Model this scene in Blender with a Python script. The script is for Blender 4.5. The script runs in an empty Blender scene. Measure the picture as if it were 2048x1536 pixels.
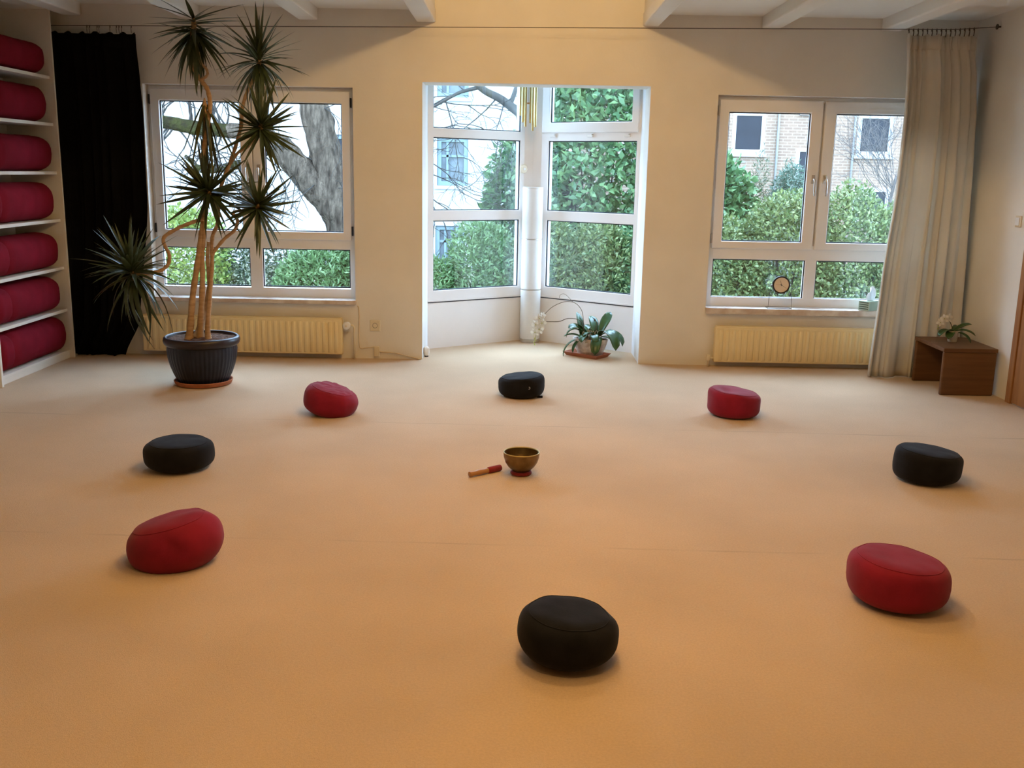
import bpy, bmesh, math, random
import numpy as np
from mathutils import Vector, Matrix, noise as mnoise

SC = bpy.context.scene
COL = SC.collection
PI = math.pi

# ------------------------------------------------------------------ camera
def make_camera():
    p, y, r = 0.2121, -0.0021, 0.0197            # pitch down, yaw, roll
    fwd0 = Vector((math.sin(y), math.cos(y), 0)); right = Vector((math.cos(y), -math.sin(y), 0)); up0 = Vector((0, 0, 1))
    fwd = fwd0 * math.cos(p) - up0 * math.sin(p)
    up = fwd0 * math.sin(p) + up0 * math.cos(p)
    r2 = right * math.cos(r) + up * math.sin(r)
    u2 = up * math.cos(r) - right * math.sin(r)
    cam = bpy.data.cameras.new('camera'); cam.sensor_width = 36.0; cam.lens = 1977.0 / 2048.0 * 36.0
    cam.clip_start = 0.05; cam.clip_end = 200
    o = bpy.data.objects.new('camera', cam); COL.objects.link(o)
    m = Matrix((( r2.x, u2.x, -fwd.x, 0.0), (r2.y, u2.y, -fwd.y, -8.10), (r2.z, u2.z, -fwd.z, 1.55), (0, 0, 0, 1)))
    o.matrix_world = m
    SC.camera = o
make_camera()

# ------------------------------------------------------------------ light
SKY_COL = (0.62, 0.86, 1.20); SKY_STR = 16.0
LAMP_COL = (1.0, 0.62, 0.235); LAMP_W = 55.0
EXPOSURE = 0.0
w = bpy.data.worlds.new('overcast_sky'); SC.world = w; w.use_nodes = True
bg = w.node_tree.nodes['Background']; bg.inputs[0].default_value = (*SKY_COL, 1); bg.inputs[1].default_value = SKY_STR
for i, ly in enumerate((-2.8, -4.6, -6.5)):     # warm bulbs in the raised middle of the ceiling
    l = bpy.data.lights.new('ceiling_bulb', 'POINT'); l.energy = LAMP_W; l.color = LAMP_COL; l.shadow_soft_size = 0.05
    o = bpy.data.objects.new('ceiling_bulb', l); COL.objects.link(o); o.location = (0.157, ly, 3.005)
SC.view_settings.view_transform = 'Standard'; SC.view_settings.look = 'None'
SC.view_settings.exposure = EXPOSURE; SC.view_settings.gamma = 1.0
try: SC.view_settings.use_curve_mapping = False
except Exception: pass

# ------------------------------------------------------------------ materials
def mat(name, col, rough=0.8, bdist=0.01, var=0.0, scale=20.0, bump=0.0, bscale=None, metal=0.0, spec=0.3, island=0.0, col2=None, trans=0.0, sheen=0.0, coords='Object', detail=4.0, stretch=None):
    m = bpy.data.materials.new(name); m.use_nodes = True
    nt = m.node_tree; N = nt.nodes; L = nt.links
    b = N['Principled BSDF']
    b.inputs['Base Color'].default_value = (*col, 1); b.inputs['Roughness'].default_value = rough
    b.inputs['Metallic'].default_value = metal; b.inputs['Specular IOR Level'].default_value = spec
    if sheen: b.inputs['Sheen Weight'].default_value = sheen
    tc = N.new('ShaderNodeTexCoord'); src = tc.outputs[coords]
    if stretch:
        mp = N.new('ShaderNodeMapping'); mp.inputs['Scale'].default_value = stretch; L.new(src, mp.inputs[0]); src = mp.outputs[0]
    if var or col2:
        c2 = col2 or tuple(max(0, c * (1 - var)) for c in col)
        c1 = col if col2 else tuple(min(1, c * (1 + var * 0.6)) for c in col)
        mx = N.new('ShaderNodeMix'); mx.data_type = 'RGBA'
        mx.inputs[6].default_value = (*c1, 1); mx.inputs[7].default_value = (*c2, 1)
        if island:
            g = N.new('ShaderNodeNewGeometry'); L.new(g.outputs['Random Per Island'], mx.inputs[0])
        else:
            n = N.new('ShaderNodeTexNoise'); n.inputs['Scale'].default_value = scale; n.inputs['Detail'].default_value = detail
            L.new(src, n.inputs['Vector'])
            rp = N.new('ShaderNodeMapRange'); rp.inputs[1].default_value = 0.3; rp.inputs[2].default_value = 0.7
            L.new(n.outputs['Fac'], rp.inputs[0]); L.new(rp.outputs[0], mx.inputs[0])
        L.new(mx.outputs[2], b.inputs['Base Color'])
        colout = mx.outputs[2]
    else: colout = None
    if bump:
        n2 = N.new('ShaderNodeTexNoise'); n2.inputs['Scale'].default_value = bscale or scale * 3; n2.inputs['Detail'].default_value = 3
        L.new(src, n2.inputs['Vector'])
        bp = N.new('ShaderNodeBump'); bp.inputs['Strength'].default_value = bump; bp.inputs['Distance'].default_value = bdist
        L.new(n2.outputs['Fac'], bp.inputs['Height']); L.new(bp.outputs[0], b.inputs['Normal'])
    if trans:
        t = N.new('ShaderNodeBsdfTranslucent'); t.inputs[0].default_value = (*col, 1)
        if colout: L.new(colout, t.inputs[0])
        ms = N.new('ShaderNodeMixShader'); ms.inputs[0].default_value = trans
        L.new(b.outputs[0], ms.inputs[1]); L.new(t.outputs[0], ms.inputs[2])
        L.new(ms.outputs[0], N['Material Output'].inputs[0])
    return m

def glass_mat(name, base=0.05, tint=(0.97, 0.99, 0.99)):
    m = bpy.data.materials.new(name); m.use_nodes = True
    nt = m.node_tree; N = nt.nodes; L = nt.links; N.remove(N['Principled BSDF'])
    lw = N.new('ShaderNodeLayerWeight'); lw.inputs[0].default_value = 0.5
    pw = N.new('ShaderNodeMath'); pw.operation = 'POWER'; pw.inputs[1].default_value = 4.0; L.new(lw.outputs['Facing'], pw.inputs[0])
    ma = N.new('ShaderNodeMath'); ma.operation = 'MULTIPLY_ADD'; ma.inputs[1].default_value = 0.9; ma.inputs[2].default_value = base; ma.use_clamp = True
    L.new(pw.outputs[0], ma.inputs[0])
    t = N.new('ShaderNodeBsdfTransparent'); t.inputs[0].default_value = (*tint, 1)
    g = N.new('ShaderNodeBsdfGlossy'); g.inputs['Roughness'].default_value = 0.02
    ms = N.new('ShaderNodeMixShader'); L.new(ma.outputs[0], ms.inputs[0]); L.new(t.outputs[0], ms.inputs[1]); L.new(g.outputs[0], ms.inputs[2])
    L.new(ms.outputs[0], N['Material Output'].inputs[0])
    return m

def carpet_mat():
    m = mat('carpet', (0.62, 0.455, 0.30), 0.95, var=0.10, scale=1.3, bump=0.35, bscale=260, spec=0.05, sheen=0.15)
    nt = m.node_tree; N = nt.nodes; L = nt.links; b = N['Principled BSDF']
    base = b.inputs['Base Color'].links[0].from_socket
    geo = N.new('ShaderNodeNewGeometry'); sx = N.new('ShaderNodeSeparateXYZ'); L.new(geo.outputs['Position'], sx.inputs[0])
    nz = N.new('ShaderNodeTexNoise'); nz.inputs['Scale'].default_value = 3.0; nz.inputs['Detail'].default_value = 6; L.new(geo.outputs['Position'], nz.inputs['Vector'])
    fac = None
    for y0, sl in ((-2.135, -0.022), (-4.15, -0.019)):
        a = N.new('ShaderNodeMath'); a.operation = 'MULTIPLY_ADD'; a.inputs[1].default_value = -sl; L.new(sx.outputs[0], a.inputs[0]); L.new(sx.outputs[1], a.inputs[2])
        s = N.new('ShaderNodeMath'); s.operation = 'MULTIPLY_ADD'; s.inputs[1].default_value = 0.03; L.new(nz.outputs[0], s.inputs[0]); L.new(a.outputs[0], s.inputs[2])
        d = N.new('ShaderNodeMath'); d.operation = 'SUBTRACT'; d.inputs[1].default_value = y0 + 0.015; L.new(s.outputs[0], d.inputs[0])
        ab = N.new('ShaderNodeMath'); ab.operation = 'ABSOLUTE'; L.new(d.outputs[0], ab.inputs[0])
        mr = N.new('ShaderNodeMapRange'); mr.inputs[1].default_value = 0.0; mr.inputs[2].default_value = 0.012; mr.inputs[3].default_value = 1.0; mr.inputs[4].default_value = 0.0
        L.new(ab.outputs[0], mr.inputs[0])
        if fac is None: fac = mr.outputs[0]
        else:
            mm = N.new('ShaderNodeMath'); mm.operation = 'MAXIMUM'; L.new(fac, mm.inputs[0]); L.new(mr.outputs[0], mm.inputs[1]); fac = mm.outputs[0]
    n2 = N.new('ShaderNodeTexNoise'); n2.inputs['Scale'].default_value = 1.7; L.new(geo.outputs['Position'], n2.inputs['Vector'])
    r2 = N.new('ShaderNodeMapRange'); r2.inputs[1].default_value = 0.42; r2.inputs[2].default_value = 0.7; r2.inputs[4].default_value = 0.55; L.new(n2.outputs[0], r2.inputs[0])
    mu = N.new('ShaderNodeMath'); mu.operation = 'MULTIPLY'; L.new(fac, mu.inputs[0]); L.new(r2.outputs[0], mu.inputs[1])
    mx = N.new('ShaderNodeMix'); mx.data_type = 'RGBA'; L.new(mu.outputs[0], mx.inputs[0]); L.new(base, mx.inputs[6]); mx.inputs[7].default_value = (0.30, 0.22, 0.15, 1)
    # fine pile flecks
    n3 = N.new('ShaderNodeTexNoise'); n3.inputs['Scale'].default_value = 120; n3.inputs['Detail'].default_value = 2; L.new(geo.outputs['Position'], n3.inputs['Vector'])
    r3 = N.new('ShaderNodeMapRange'); r3.inputs[1].default_value = 0.3; r3.inputs[2].default_value = 0.7; r3.inputs[3].default_value = 0.93; r3.inputs[4].default_value = 1.04; L.new(n3.outputs[0], r3.inputs[0])
    m2 = N.new('ShaderNodeMix'); m2.data_type = 'RGBA'; m2.blend_type = 'MULTIPLY'; m2.inputs[0].default_value = 1.0; L.new(mx.outputs[2], m2.inputs[6]); L.new(r3.outputs[0], m2.inputs[7])
    L.new(m2.outputs[2], b.inputs['Base Color'])
    return m

def brick_mat():
    m = mat('pale_brick', (0.62, 0.5, 0.38), 0.9)
    nt = m.node_tree; N = nt.nodes; L = nt.links; b = N['Principled BSDF']
    tc = N.new('ShaderNodeTexCoord'); mp = N.new('ShaderNodeMapping'); mp.inputs['Rotation'].default_value = (PI / 2, 0, 0); L.new(tc.outputs['Object'], mp.inputs[0])
    br = N.new('ShaderNodeTexBrick'); br.inputs['Color1'].default_value = (0.165, 0.112, 0.078, 1); br.inputs['Color2'].default_value = (0.135, 0.090, 0.064, 1); br.inputs['Mortar'].default_value = (0.21, 0.165, 0.125, 1)
    br.inputs['Scale'].default_value = 1.0; br.inputs['Brick Width'].default_value = 0.26; br.inputs['Row Height'].default_value = 0.085; br.inputs['Mortar Size'].default_value = 0.012
    L.new(mp.outputs[0], br.inputs['Vector']); L.new(br.outputs[0], b.inputs['Base Color'])
    return m

def wood_mat(name, c1, c2, rough=0.45, stretch=(1, 12, 12)):
    return mat(name, c1, rough, col2=c2, scale=2.2, stretch=stretch, detail=6, spec=0.35)

MT = dict(
    carpet=carpet_mat(),
    wall=mat('wall_paint', (0.78, 0.75, 0.69), 0.9, var=0.05, scale=2.5, bump=0.06, bscale=60, spec=0.1),
    rearwall=wood_mat('unseen_rear_wall_dark', (0.30, 0.17, 0.08), (0.22, 0.12, 0.055), 0.6, (12, 12, 1)),  # made-up dark finish on the unseen wall, cuts bounced light
    baywall=mat('daylit_wall_paint', (0.84, 0.84, 0.84), 0.85, var=0.03, scale=2.5, bump=0.04, bscale=60, spec=0.1),  # wall paint whitened, the bay's daylight is put into its colour
    ceil=mat('ceiling_paint', (0.77, 0.75, 0.71), 0.9, var=0.03, scale=2, bump=0.05, bscale=40, spec=0.1),
    upvc=mat('white_window_plastic', (0.83, 0.83, 0.83), 0.35, var=0.03, scale=3, spec=0.45),
    gasket=mat('black_rubber', (0.03, 0.035, 0.05), 0.6),
    glass=glass_mat('window_glass', 0.05),
    hazy=glass_mat('bay_glass', 0.07, (0.95, 0.99, 0.99)),
    marble=mat('marble_sill', (0.78, 0.74, 0.68), 0.3, col2=(0.48, 0.36, 0.28), scale=9, spec=0.4, detail=8),
    rad=mat('cream_enamel', (0.82, 0.68, 0.39), 0.4, var=0.04, scale=6, spec=0.4),
    red=mat('red_cotton', (0.25, 0.011, 0.034), 0.85, var=0.18, scale=9, bump=0.12, bscale=300, spec=0.15, sheen=0.1),
    bolster=mat('shaded_red_cotton', (0.19, 0.0085, 0.020), 0.9, var=0.18, scale=7, bump=0.12, bscale=200, spec=0.1),  # red cotton darkened, shade inside the shelf is put into the colour
    black=mat('black_cotton', (0.010, 0.010, 0.013), 0.9, var=0.3, scale=12, bump=0.12, bscale=300, spec=0.12, sheen=0.06),
    blackcurt=mat('black_velvet', (0.006, 0.006, 0.007), 0.95, var=0.2, scale=5, spec=0.05),
    whitecurt=mat('white_linen', (0.74, 0.69, 0.60), 0.9, var=0.05, scale=4, bump=0.1, bscale=200, trans=0.28, spec=0.05),
    shelf=mat('white_shelf_paint', (0.78, 0.74, 0.66), 0.5, var=0.04, scale=3, spec=0.3),
    wire=mat('dark_steel', (0.10, 0.085, 0.07), 0.4, metal=0.8),
    potblue=mat('dark_blue_glaze', (0.007, 0.009, 0.020), 0.38, col2=(0.013, 0.016, 0.032), scale=9, spec=0.3),
    potrim=mat('brown_glaze', (0.028, 0.016, 0.016), 0.35, col2=(0.014, 0.014, 0.026), scale=7, spec=0.4),
    terra=mat('terracotta', (0.42, 0.15, 0.07), 0.8, var=0.2, scale=14, bump=0.1),
    soil=mat('potting_soil', (0.11, 0.050, 0.022), 0.95, var=0.5, scale=40, bump=0.8, bscale=60),
    cane=mat('pale_cane_bark', (0.52, 0.34, 0.18), 0.75, col2=(0.36, 0.22, 0.11), scale=14, bump=0.3, bscale=40, stretch=(1, 1, 4)),
    leaf=mat('dark_strap_leaf', (0.030, 0.050, 0.022), 0.38, col2=(0.06, 0.085, 0.035), scale=8, spec=0.45),
    leaf_old=mat('olive_strap_leaf', (0.10, 0.11, 0.03), 0.45, col2=(0.05, 0.06, 0.02), scale=8, spec=0.4),
    orchid=mat('orchid_leaf', (0.045, 0.12, 0.03), 0.3, col2=(0.02, 0.07, 0.02), scale=12, spec=0.5),
    petal=mat('white_petal', (0.86, 0.85, 0.80), 0.6, var=0.04, scale=30, trans=0.3),
    bud=mat('green_bud', (0.5, 0.55, 0.2), 0.5),
    stem=mat('brown_stem', (0.09, 0.075, 0.05), 0.5),
    root=mat('dry_root', (0.42, 0.34, 0.22), 0.8, var=0.3, scale=40),
    stone=mat('mottled_stone', (0.40, 0.32, 0.28), 0.9, col2=(0.74, 0.66, 0.60), scale=22, bump=0.5, bscale=40, detail=8),
    tray=mat('terracotta_plastic', (0.45, 0.17, 0.10), 0.55, var=0.08, scale=10),
    tablewood=wood_mat('oak_veneer', (0.17, 0.078, 0.032), (0.105, 0.046, 0.019)),
    doorwood=wood_mat('door_wood', (0.36, 0.165, 0.055), (0.27, 0.115, 0.04), stretch=(12, 12, 1)),
    brass=mat('brass_tube', (0.50, 0.40, 0.17), 0.42, metal=0.6, var=0.1, scale=10),
    bronze=mat('aged_bronze', (0.27, 0.18, 0.085), 0.38, col2=(0.15, 0.095, 0.045), scale=16, metal=0.85, bump=0.15, bscale=50),
    mallet=wood_mat('mallet_wood', (0.48, 0.25, 0.10), (0.38, 0.18, 0.07), 0.35),
    suede=mat('red_suede', (0.25, 0.02, 0.025), 0.95, var=0.2, scale=60, sheen=0.2),
    paper=mat('lamp_paper', (0.86, 0.86, 0.84), 0.6, var=0.02, scale=8, trans=0.25),
    chrome=mat('brushed_metal', (0.62, 0.60, 0.56), 0.3, metal=0.9),
    clockface=mat('clock_face', (0.86, 0.77, 0.65), 0.6, var=0.03, scale=20),
    clockrim=mat('clock_rim', (0.012, 0.012, 0.014), 0.35, spec=0.5),
    ink=mat('clock_hand_ink', (0.03, 0.025, 0.02), 0.5),
    boxgreen=mat('sage_card', (0.42, 0.52, 0.42), 0.7, var=0.05, scale=20),
    boxdark=mat('dark_print', (0.07, 0.10, 0.075), 0.7),
    tissue=mat('white_tissue', (0.90, 0.91, 0.92), 0.8, trans=0.25),
    plastic=mat('cream_plastic', (0.74, 0.66, 0.50), 0.35, var=0.02, scale=10, spec=0.4),
    whiteplastic=mat('white_plastic', (0.80, 0.80, 0.78), 0.35, spec=0.4),
    cable=mat('cream_cable', (0.70, 0.58, 0.40), 0.5),
    render_white=mat('white_render', (0.26, 0.26, 0.255), 0.9, var=0.03, scale=1.0),
    brick=brick_mat(),
    bluegrey=mat('bluegrey_frame', (0.105, 0.142, 0.155), 0.6, var=0.08, scale=3),
    farwhite=mat('far_white_frame', (0.27, 0.27, 0.27), 0.6),
    farglass=mat('far_dark_glass', (0.008, 0.010, 0.014), 0.25, var=0.3, scale=2, spec=0.15),
    farpale=mat('far_pale_glass', (0.075, 0.088, 0.096), 0.3, var=0.35, scale=5, spec=0.15),
    pipe=mat('grey_pipe', (0.162, 0.162, 0.158), 0.6),
    bark=mat('grey_bark', (0.092, 0.072, 0.053), 0.95, col2=(0.021, 0.016, 0.012), scale=20, bump=1.0, bscale=30, bdist=0.06, stretch=(1, 1, 0.25), spec=0.03, detail=10),
    moss=mat('mossy_bark', (0.026, 0.028, 0.008), 0.95, col2=(0.012, 0.010, 0.007), scale=12, bump=1.0, bscale=26, bdist=0.05, spec=0.03),
    twig=mat('twig_bark', (0.035, 0.033, 0.030), 0.9, spec=0.05),
    ground=mat('garden_ground', (0.072, 0.077, 0.041), 0.95, var=0.4, scale=2, bump=0.5, bscale=8),
)
def leafmat(name, a, b): return mat(name, a, 0.45, col2=b, island=1.0, spec=0.35, trans=0.25)
MT['greytwig'] = mat('pale_grey_twig', (0.085, 0.075, 0.068), 0.9, spec=0.05)
MT['hedge'] = leafmat('small_hedge_leaf', (0.034, 0.068, 0.018), (0.155, 0.185, 0.065))
MT['laurel'] = leafmat('laurel_leaf', (0.030, 0.085, 0.030), (0.13, 0.215, 0.085))
MT['yellowgreen'] = leafmat('yellowgreen_leaf', (0.067, 0.126, 0.021), (0.189, 0.231, 0.050))
MT['bamboo'] = leafmat('narrow_leaf', (0.045, 0.100, 0.027), (0.135, 0.210, 0.085))
MT['olive'] = leafmat('olive_shrub_leaf', (0.025, 0.042, 0.021), (0.084, 0.101, 0.050))
MT['fir'] = leafmat('bluegreen_needle', (0.034, 0.071, 0.046), (0.092, 0.143, 0.101))

# ------------------------------------------------------------------ helpers
def link(name, me, parent=None, loc=None):
    o = bpy.data.objects.new(name, me); COL.objects.link(o)
    if parent is not None: o.parent = parent
    if loc is not None: o.location = loc
    return o
def tag(o, label=None, cat=None, group=None, kind=None):
    if label: o['label'] = label
    if cat: o['category'] = cat
    if group: o['group'] = group
    if kind: o['kind'] = kind
    return o
def thing(name, loc, label=None, cat=None, group=None, kind=None, rz=0.0):
    o = bpy.data.objects.new(name, None); COL.objects.link(o); o.location = loc; o.rotation_euler = (0, 0, rz); o.empty_display_size = 0.1
    return tag(o, label, cat, group, kind)

class MB:
    """collects shapes; off = origin of the object (subtracted from every vertex)"""
    def __init__(s, off=(0, 0, 0)): s.v = []; s.f = []; s.off = Vector(off)
    def add(s, vs, fs):
        b = len(s.v); s.v += [tuple(Vector(v) - s.off) for v in vs]; s.f += [tuple(i + b for i in f) for f in fs]; return s
    def box(s, x0, x1, y0, y1, z0, z1):
        vs = [(x, y, z) for z in (z0, z1) for y in (y0, y1) for x in (x0, x1)]
        return s.add(vs, [(0, 2, 3, 1), (4, 5, 7, 6), (0, 1, 5, 4), (2, 6, 7, 3), (0, 4, 6, 2), (1, 3, 7, 5)])
    def bbox(s, x0, x1, y0, y1, z0, z1, bev=0.004, seg=2):
        bm = bmesh.new(); bmesh.ops.create_cube(bm, size=1)
        for v in bm.verts: v.co = Vector(((x0 + x1) / 2 + v.co.x * (x1 - x0), (y0 + y1) / 2 + v.co.y * (y1 - y0), (z0 + z1) / 2 + v.co.z * (z1 - z0)))
        bmesh.ops.bevel(bm, geom=list(bm.edges), offset=bev, segments=seg, affect='EDGES', profile=0.5)
        bm.verts.index_update()
        s.add([v.co.copy() for v in bm.verts], [tuple(v.index for v in f.verts) for f in bm.faces]); bm.free(); return s
    def prism(s, pts, z0, z1):
        n = len(pts); vs = [(x, y, z0) for x, y in pts] + [(x, y, z1) for x, y in pts]
        return s.add(vs, [tuple(range(n))[::-1], tuple(range(n, 2 * n))] + [(i, (i + 1) % n, n + (i + 1) % n, n + i) for i in range(n)])
    def lathe(s, prof, c=(0, 0, 0), n=32, axis='Z'):
        cx, cy, cz = c; vs = []; fs = []; rings = []
        for r, z in prof:
            if r < 1e-6: rings.append([len(vs)]); vs.append((0, 0, z))
            else:
                rings.append(list(range(len(vs), len(vs) + n)))
                vs += [(r * math.cos(2 * PI * i / n), r * math.sin(2 * PI * i / n), z) for i in range(n)]
        for a, b in zip(rings, rings[1:]):
            if len(a) == 1 and len(b) == 1: continue
            for i in range(n):
                j = (i + 1) % n
                if len(a) == 1: fs.append((a[0], b[j], b[i]))
                elif len(b) == 1: fs.append((a[i], a[j], b[0]))
                else: fs.append((a[i], a[j], b[j], b[i]))
        if axis == 'Y': vs = [(x, -z, y) for x, y, z in vs]      # profile axis points to -Y
        if axis == 'X': vs = [(z, x, y) for x, y, z in vs]
        return s.add([(x + cx, y + cy, z + cz) for x, y, z in vs], fs)
    def tube(s, pts, rad, n=8, cap=True):
        pts = [Vector(p) for p in pts]
        rs = list(rad) if hasattr(rad, '__len__') else [rad] * len(pts)
        vs = []; fs = []; prev = None
        for i, p in enumerate(pts):
            t = (pts[min(i + 1, len(pts) - 1)] - pts[max(i - 1, 0)]).normalized()
            if prev is None:
                a = t.orthogonal().normalized()
            else:
                a = prev - t * prev.dot(t)
                a = a.normalized() if a.length > 1e-6 else t.orthogonal().normalized()
            prev = a; b = t.cross(a)
            vs += [p + (a * math.cos(2 * PI * k / n) + b * math.sin(2 * PI * k / n)) * rs[i] for k in range(n)]
        for i in range(len(pts) - 1):
            for k in range(n):
                fs.append((i * n + k, i * n + (k + 1) % n, (i + 1) * n + (k + 1) % n, (i + 1) * n + k))
        if cap: fs += [tuple(range(n))[::-1], tuple(range((len(pts) - 1) * n, len(pts) * n))]
        return s.add(vs, fs)
    def mesh(s, name, m, smooth=False, angle=None):
        me = bpy.data.meshes.new(name); me.from_pydata(s.v, [], s.f); me.materials.append(m)
        if smooth:
            me.polygons.foreach_set('use_smooth', [True] * len(me.polygons))
            if angle:
                try: me.set_sharp_from_angle(angle=angle)
                except Exception: pass
        me.update(); return me
    def build(s, name, m, parent=None, smooth=False, angle=None, loc=None):
        if parent is None and loc is None: loc = s.off
        return link(name, s.mesh(name, m, smooth, angle), parent, loc)
SM = math.radians(35)

def spline(pts, k=6):
    """Catmull-Rom through pts"""
    P = [Vector(p) for p in pts]; P = [P[0] * 2 - P[1]] + P + [P[-1] * 2 - P[-2]]; out = []
    for i in range(1, len(P) - 2):
        for j in range(k):
            t = j / k; a, b, c, d = P[i - 1], P[i], P[i + 1], P[i + 2]
            out.append(0.5 * ((2 * b) + (c - a) * t + (2 * a - 5 * b + 4 * c - d) * t * t + (3 * b - a - 3 * c + d) * t ** 3))
    out.append(P[-2]); return out

def wall_grid(name, xs, zs, solid, y0, y1, m):
    """a wall in the XZ plane with holes, one connected mesh"""
    idx = {}; v = []; f = []
    def V(i, j, k):
        if (i, j, k) not in idx: idx[(i, j, k)] = len(v); v.append((xs[i], (y0, y1)[k], zs[j]))
        return idx[(i, j, k)]
    nx, nz = len(xs) - 1, len(zs) - 1
    S = lambda i, j: 0 <= i < nx and 0 <= j < nz and solid((xs[i] + xs[i + 1]) / 2, (zs[j] + zs[j + 1]) / 2)
    for i in range(nx):
        for j in range(nz):
            if not S(i, j): continue
            f.append((V(i, j, 0), V(i + 1, j, 0), V(i + 1, j + 1, 0), V(i, j + 1, 0)))
            f.append((V(i, j, 1), V(i, j + 1, 1), V(i + 1, j + 1, 1), V(i + 1, j, 1)))
            if not S(i - 1, j): f.append((V(i, j, 0), V(i, j + 1, 0), V(i, j + 1, 1), V(i, j, 1)))
            if not S(i + 1, j): f.append((V(i + 1, j, 0), V(i + 1, j, 1), V(i + 1, j + 1, 1), V(i + 1, j + 1, 0)))
            if not S(i, j - 1): f.append((V(i, j, 0), V(i, j, 1), V(i + 1, j, 1), V(i + 1, j, 0)))
            if not S(i, j + 1): f.append((V(i, j + 1, 0), V(i + 1, j + 1, 0), V(i + 1, j + 1, 1), V(i, j + 1, 1)))
    me = bpy.data.meshes.new(name); me.from_pydata(v, [], f); me.materials.append(m); me.update()
    return tag(link(name, me), kind='structure')
def struct(o): return tag(o, kind='structure')

# ------------------------------------------------------------------ room shell
XL, XR, YF = -3.98, 3.55, -10.6
ZC, ZB, ZS = 2.758, 2.668, 3.75
SXL, SXR = -0.663, 0.942                      # raised middle part of the ceiling
LW = (-2.98, -1.32); RW = (1.565, 3.295); WZ = (0.487, 2.17)
BX = (-0.77, 1.03); BZ = 2.222; APEX = (0.13, 1.13); BY = 0.5

fl = MB(); fl.prism([(XL, YF), (XR, YF), (XR, 0.02), (BX[1] + 0.02, 0.02), (BX[1] + 0.02, BY), (APEX[0], APEX[1] + 0.03), (BX[0] - 0.02, BY), (BX[0] - 0.02, 0.02), (XL, 0.02)], -0.12, 0.0)
struct(fl.build('floor', MT['carpet']))

def solid(x, z):
    if LW[0] < x < LW[1] and WZ[0] - 0.03 < z < WZ[1]: return False
    if RW[0] < x < RW[1] and WZ[0] - 0.03 < z < WZ[1]: return False
    if BX[0] < x < BX[1] and z < BZ: return False
    return True
wall_grid('wall_back', [XL - .2, LW[0], LW[1], BX[0], BX[1], RW[0], RW[1], XR + .2], [-.12, WZ[0] - 0.03, WZ[1], BZ, ZS], solid, 0.0, 0.30, MT['wall'])
struct(MB().box(XL - .2, XL, YF, 0.0, -.12, ZC).build('wall_left', MT['wall']))
DY0, DY1, DZ = -2.16, -1.16, 2.08              # door on the right
struct(MB().box(XR, XR + .2, YF, 0.0, -.12, ZC).build('wall_right', MT['wall']))
struct(MB().box(XL - .2, XR + .2, YF - .2, YF, -.12, ZS).build('wall_front', MT['rearwall']))
# ceilings: low on both sides with beams, raised in the middle
ceil_l = struct(MB().box(XL - .2, SXL - 0.152, YF, 0.0, ZC, ZC + .15).build('ceiling', MT['ceil']))
ceil_r = struct(MB().box(SXR + 0.13, XR + .2, YF, 0.0, ZC, ZC + .15).build('ceiling', MT['ceil']))
struct(MB().box(SXL - .3, SXR + .3, YF, 0.0, ZS, ZS + .15).build('ceiling', MT['ceil']))
struct(MB().box(SXL - .152, SXL - .01, YF, 0.0, ZC, ZS).build('wall_shaft_left', MT['ceil']))
struct(MB().box(SXR + .01, SXR + .13, YF, 0.0, ZC, ZS).build('wall_shaft_right', MT['ceil']))
def beam(x0, x1, par):
    MB().bbox(x0, x1, YF, -0.002, ZB, ZC + 0.012, 0.012).build('beam', MT['ceil'], par)
for x0, x1 in ((-.815, SXL), (-1.733, -1.581), (-2.65, -2.50), (-3.57, -3.42)): beam(x0, x1, ceil_l)
for x0, x1 in ((SXR, 1.071), (1.868, 2.013), (2.795, 2.943)): beam(x0, x1, ceil_r)

# bay
def bay_low(name, a, b, z0, z1, th, y_in=0.0):
    a = Vector(a); b = Vector(b); t = (b - a).normalized(); n = Vector((-t.y, t.x))
    if n.y < 0: n = -n
    p = [a + n * y_in, b + n * y_in, b + n * (y_in + th), a + n * (y_in + th)]
    return struct(MB().prism([tuple(q) for q in p], z0, z1).build(name, MT['baywall']))
A, B = (BX[0], BY), (BX[1], BY)
bay_low('wall_bay_left', A, APEX, -.12, .412, .2)
bay_low('wall_bay_right', APEX, B, -.12, .412, .2)
struct(MB().box(BX[0] - .2, BX[0], .30, BY + .12, -.12, 2.62).build('wall_bay_jamb_left', MT['baywall']))
struct(MB().box(BX[1], BX[1] + .2, .30, BY + .12, -.12, 2.62).build('wall_bay_jamb_right', MT['baywall']))
struct(MB().prism([(BX[0] - .2, .3), (BX[1] + .2, .3), (BX[1] + .2, BY + .1), (APEX[0], APEX[1] + .3), (BX[0] - .2, BY + .1)], 2.45, 2.62).build('ceiling_bay', MT['baywall']))

# ------------------------------------------------------------------ windows (local: u right, v outwards, z up)
def pane(par, u0, u1, z0, z1, v, m='glass', th=0.006):
    return MB().box(u0, u1, v, v + th, z0, z1).build('pane', MT[m], par)
def ring(par, name, o, i, v0, v1, m='upvc', bev=0.006):
    """rectangular frame: outer (u0,u1,z0,z1), inner opening likewise"""
    b = MB(); (a0, a1, c0, c1), (i0, i1, j0, j1) = o, i
    vs = []
    for v in (v0, v1):
        vs += [(a0, v, c0), (a1, v, c0), (a1, v, c1), (a0, v, c1), (i0, v, j0), (i1, v, j0), (i1, v, j1), (i0, v, j1)]
    fs = []
    for k in range(4):
        n = (k + 1) % 4
        fs += [(k, n, 4 + n, 4 + k), (8 + n, 8 + k, 12 + k, 12 + n), (k, 8 + k, 8 + n, n), (4 + k, 4 + n, 12 + n, 12 + k)]
    b.add(vs, fs); o_ = b.build(name, MT[m], par)
    md = o_.modifiers.new('bevel', 'BEVEL'); md.width = bev; md.segments = 2; md.limit_method = 'ANGLE'
    return o_
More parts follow.
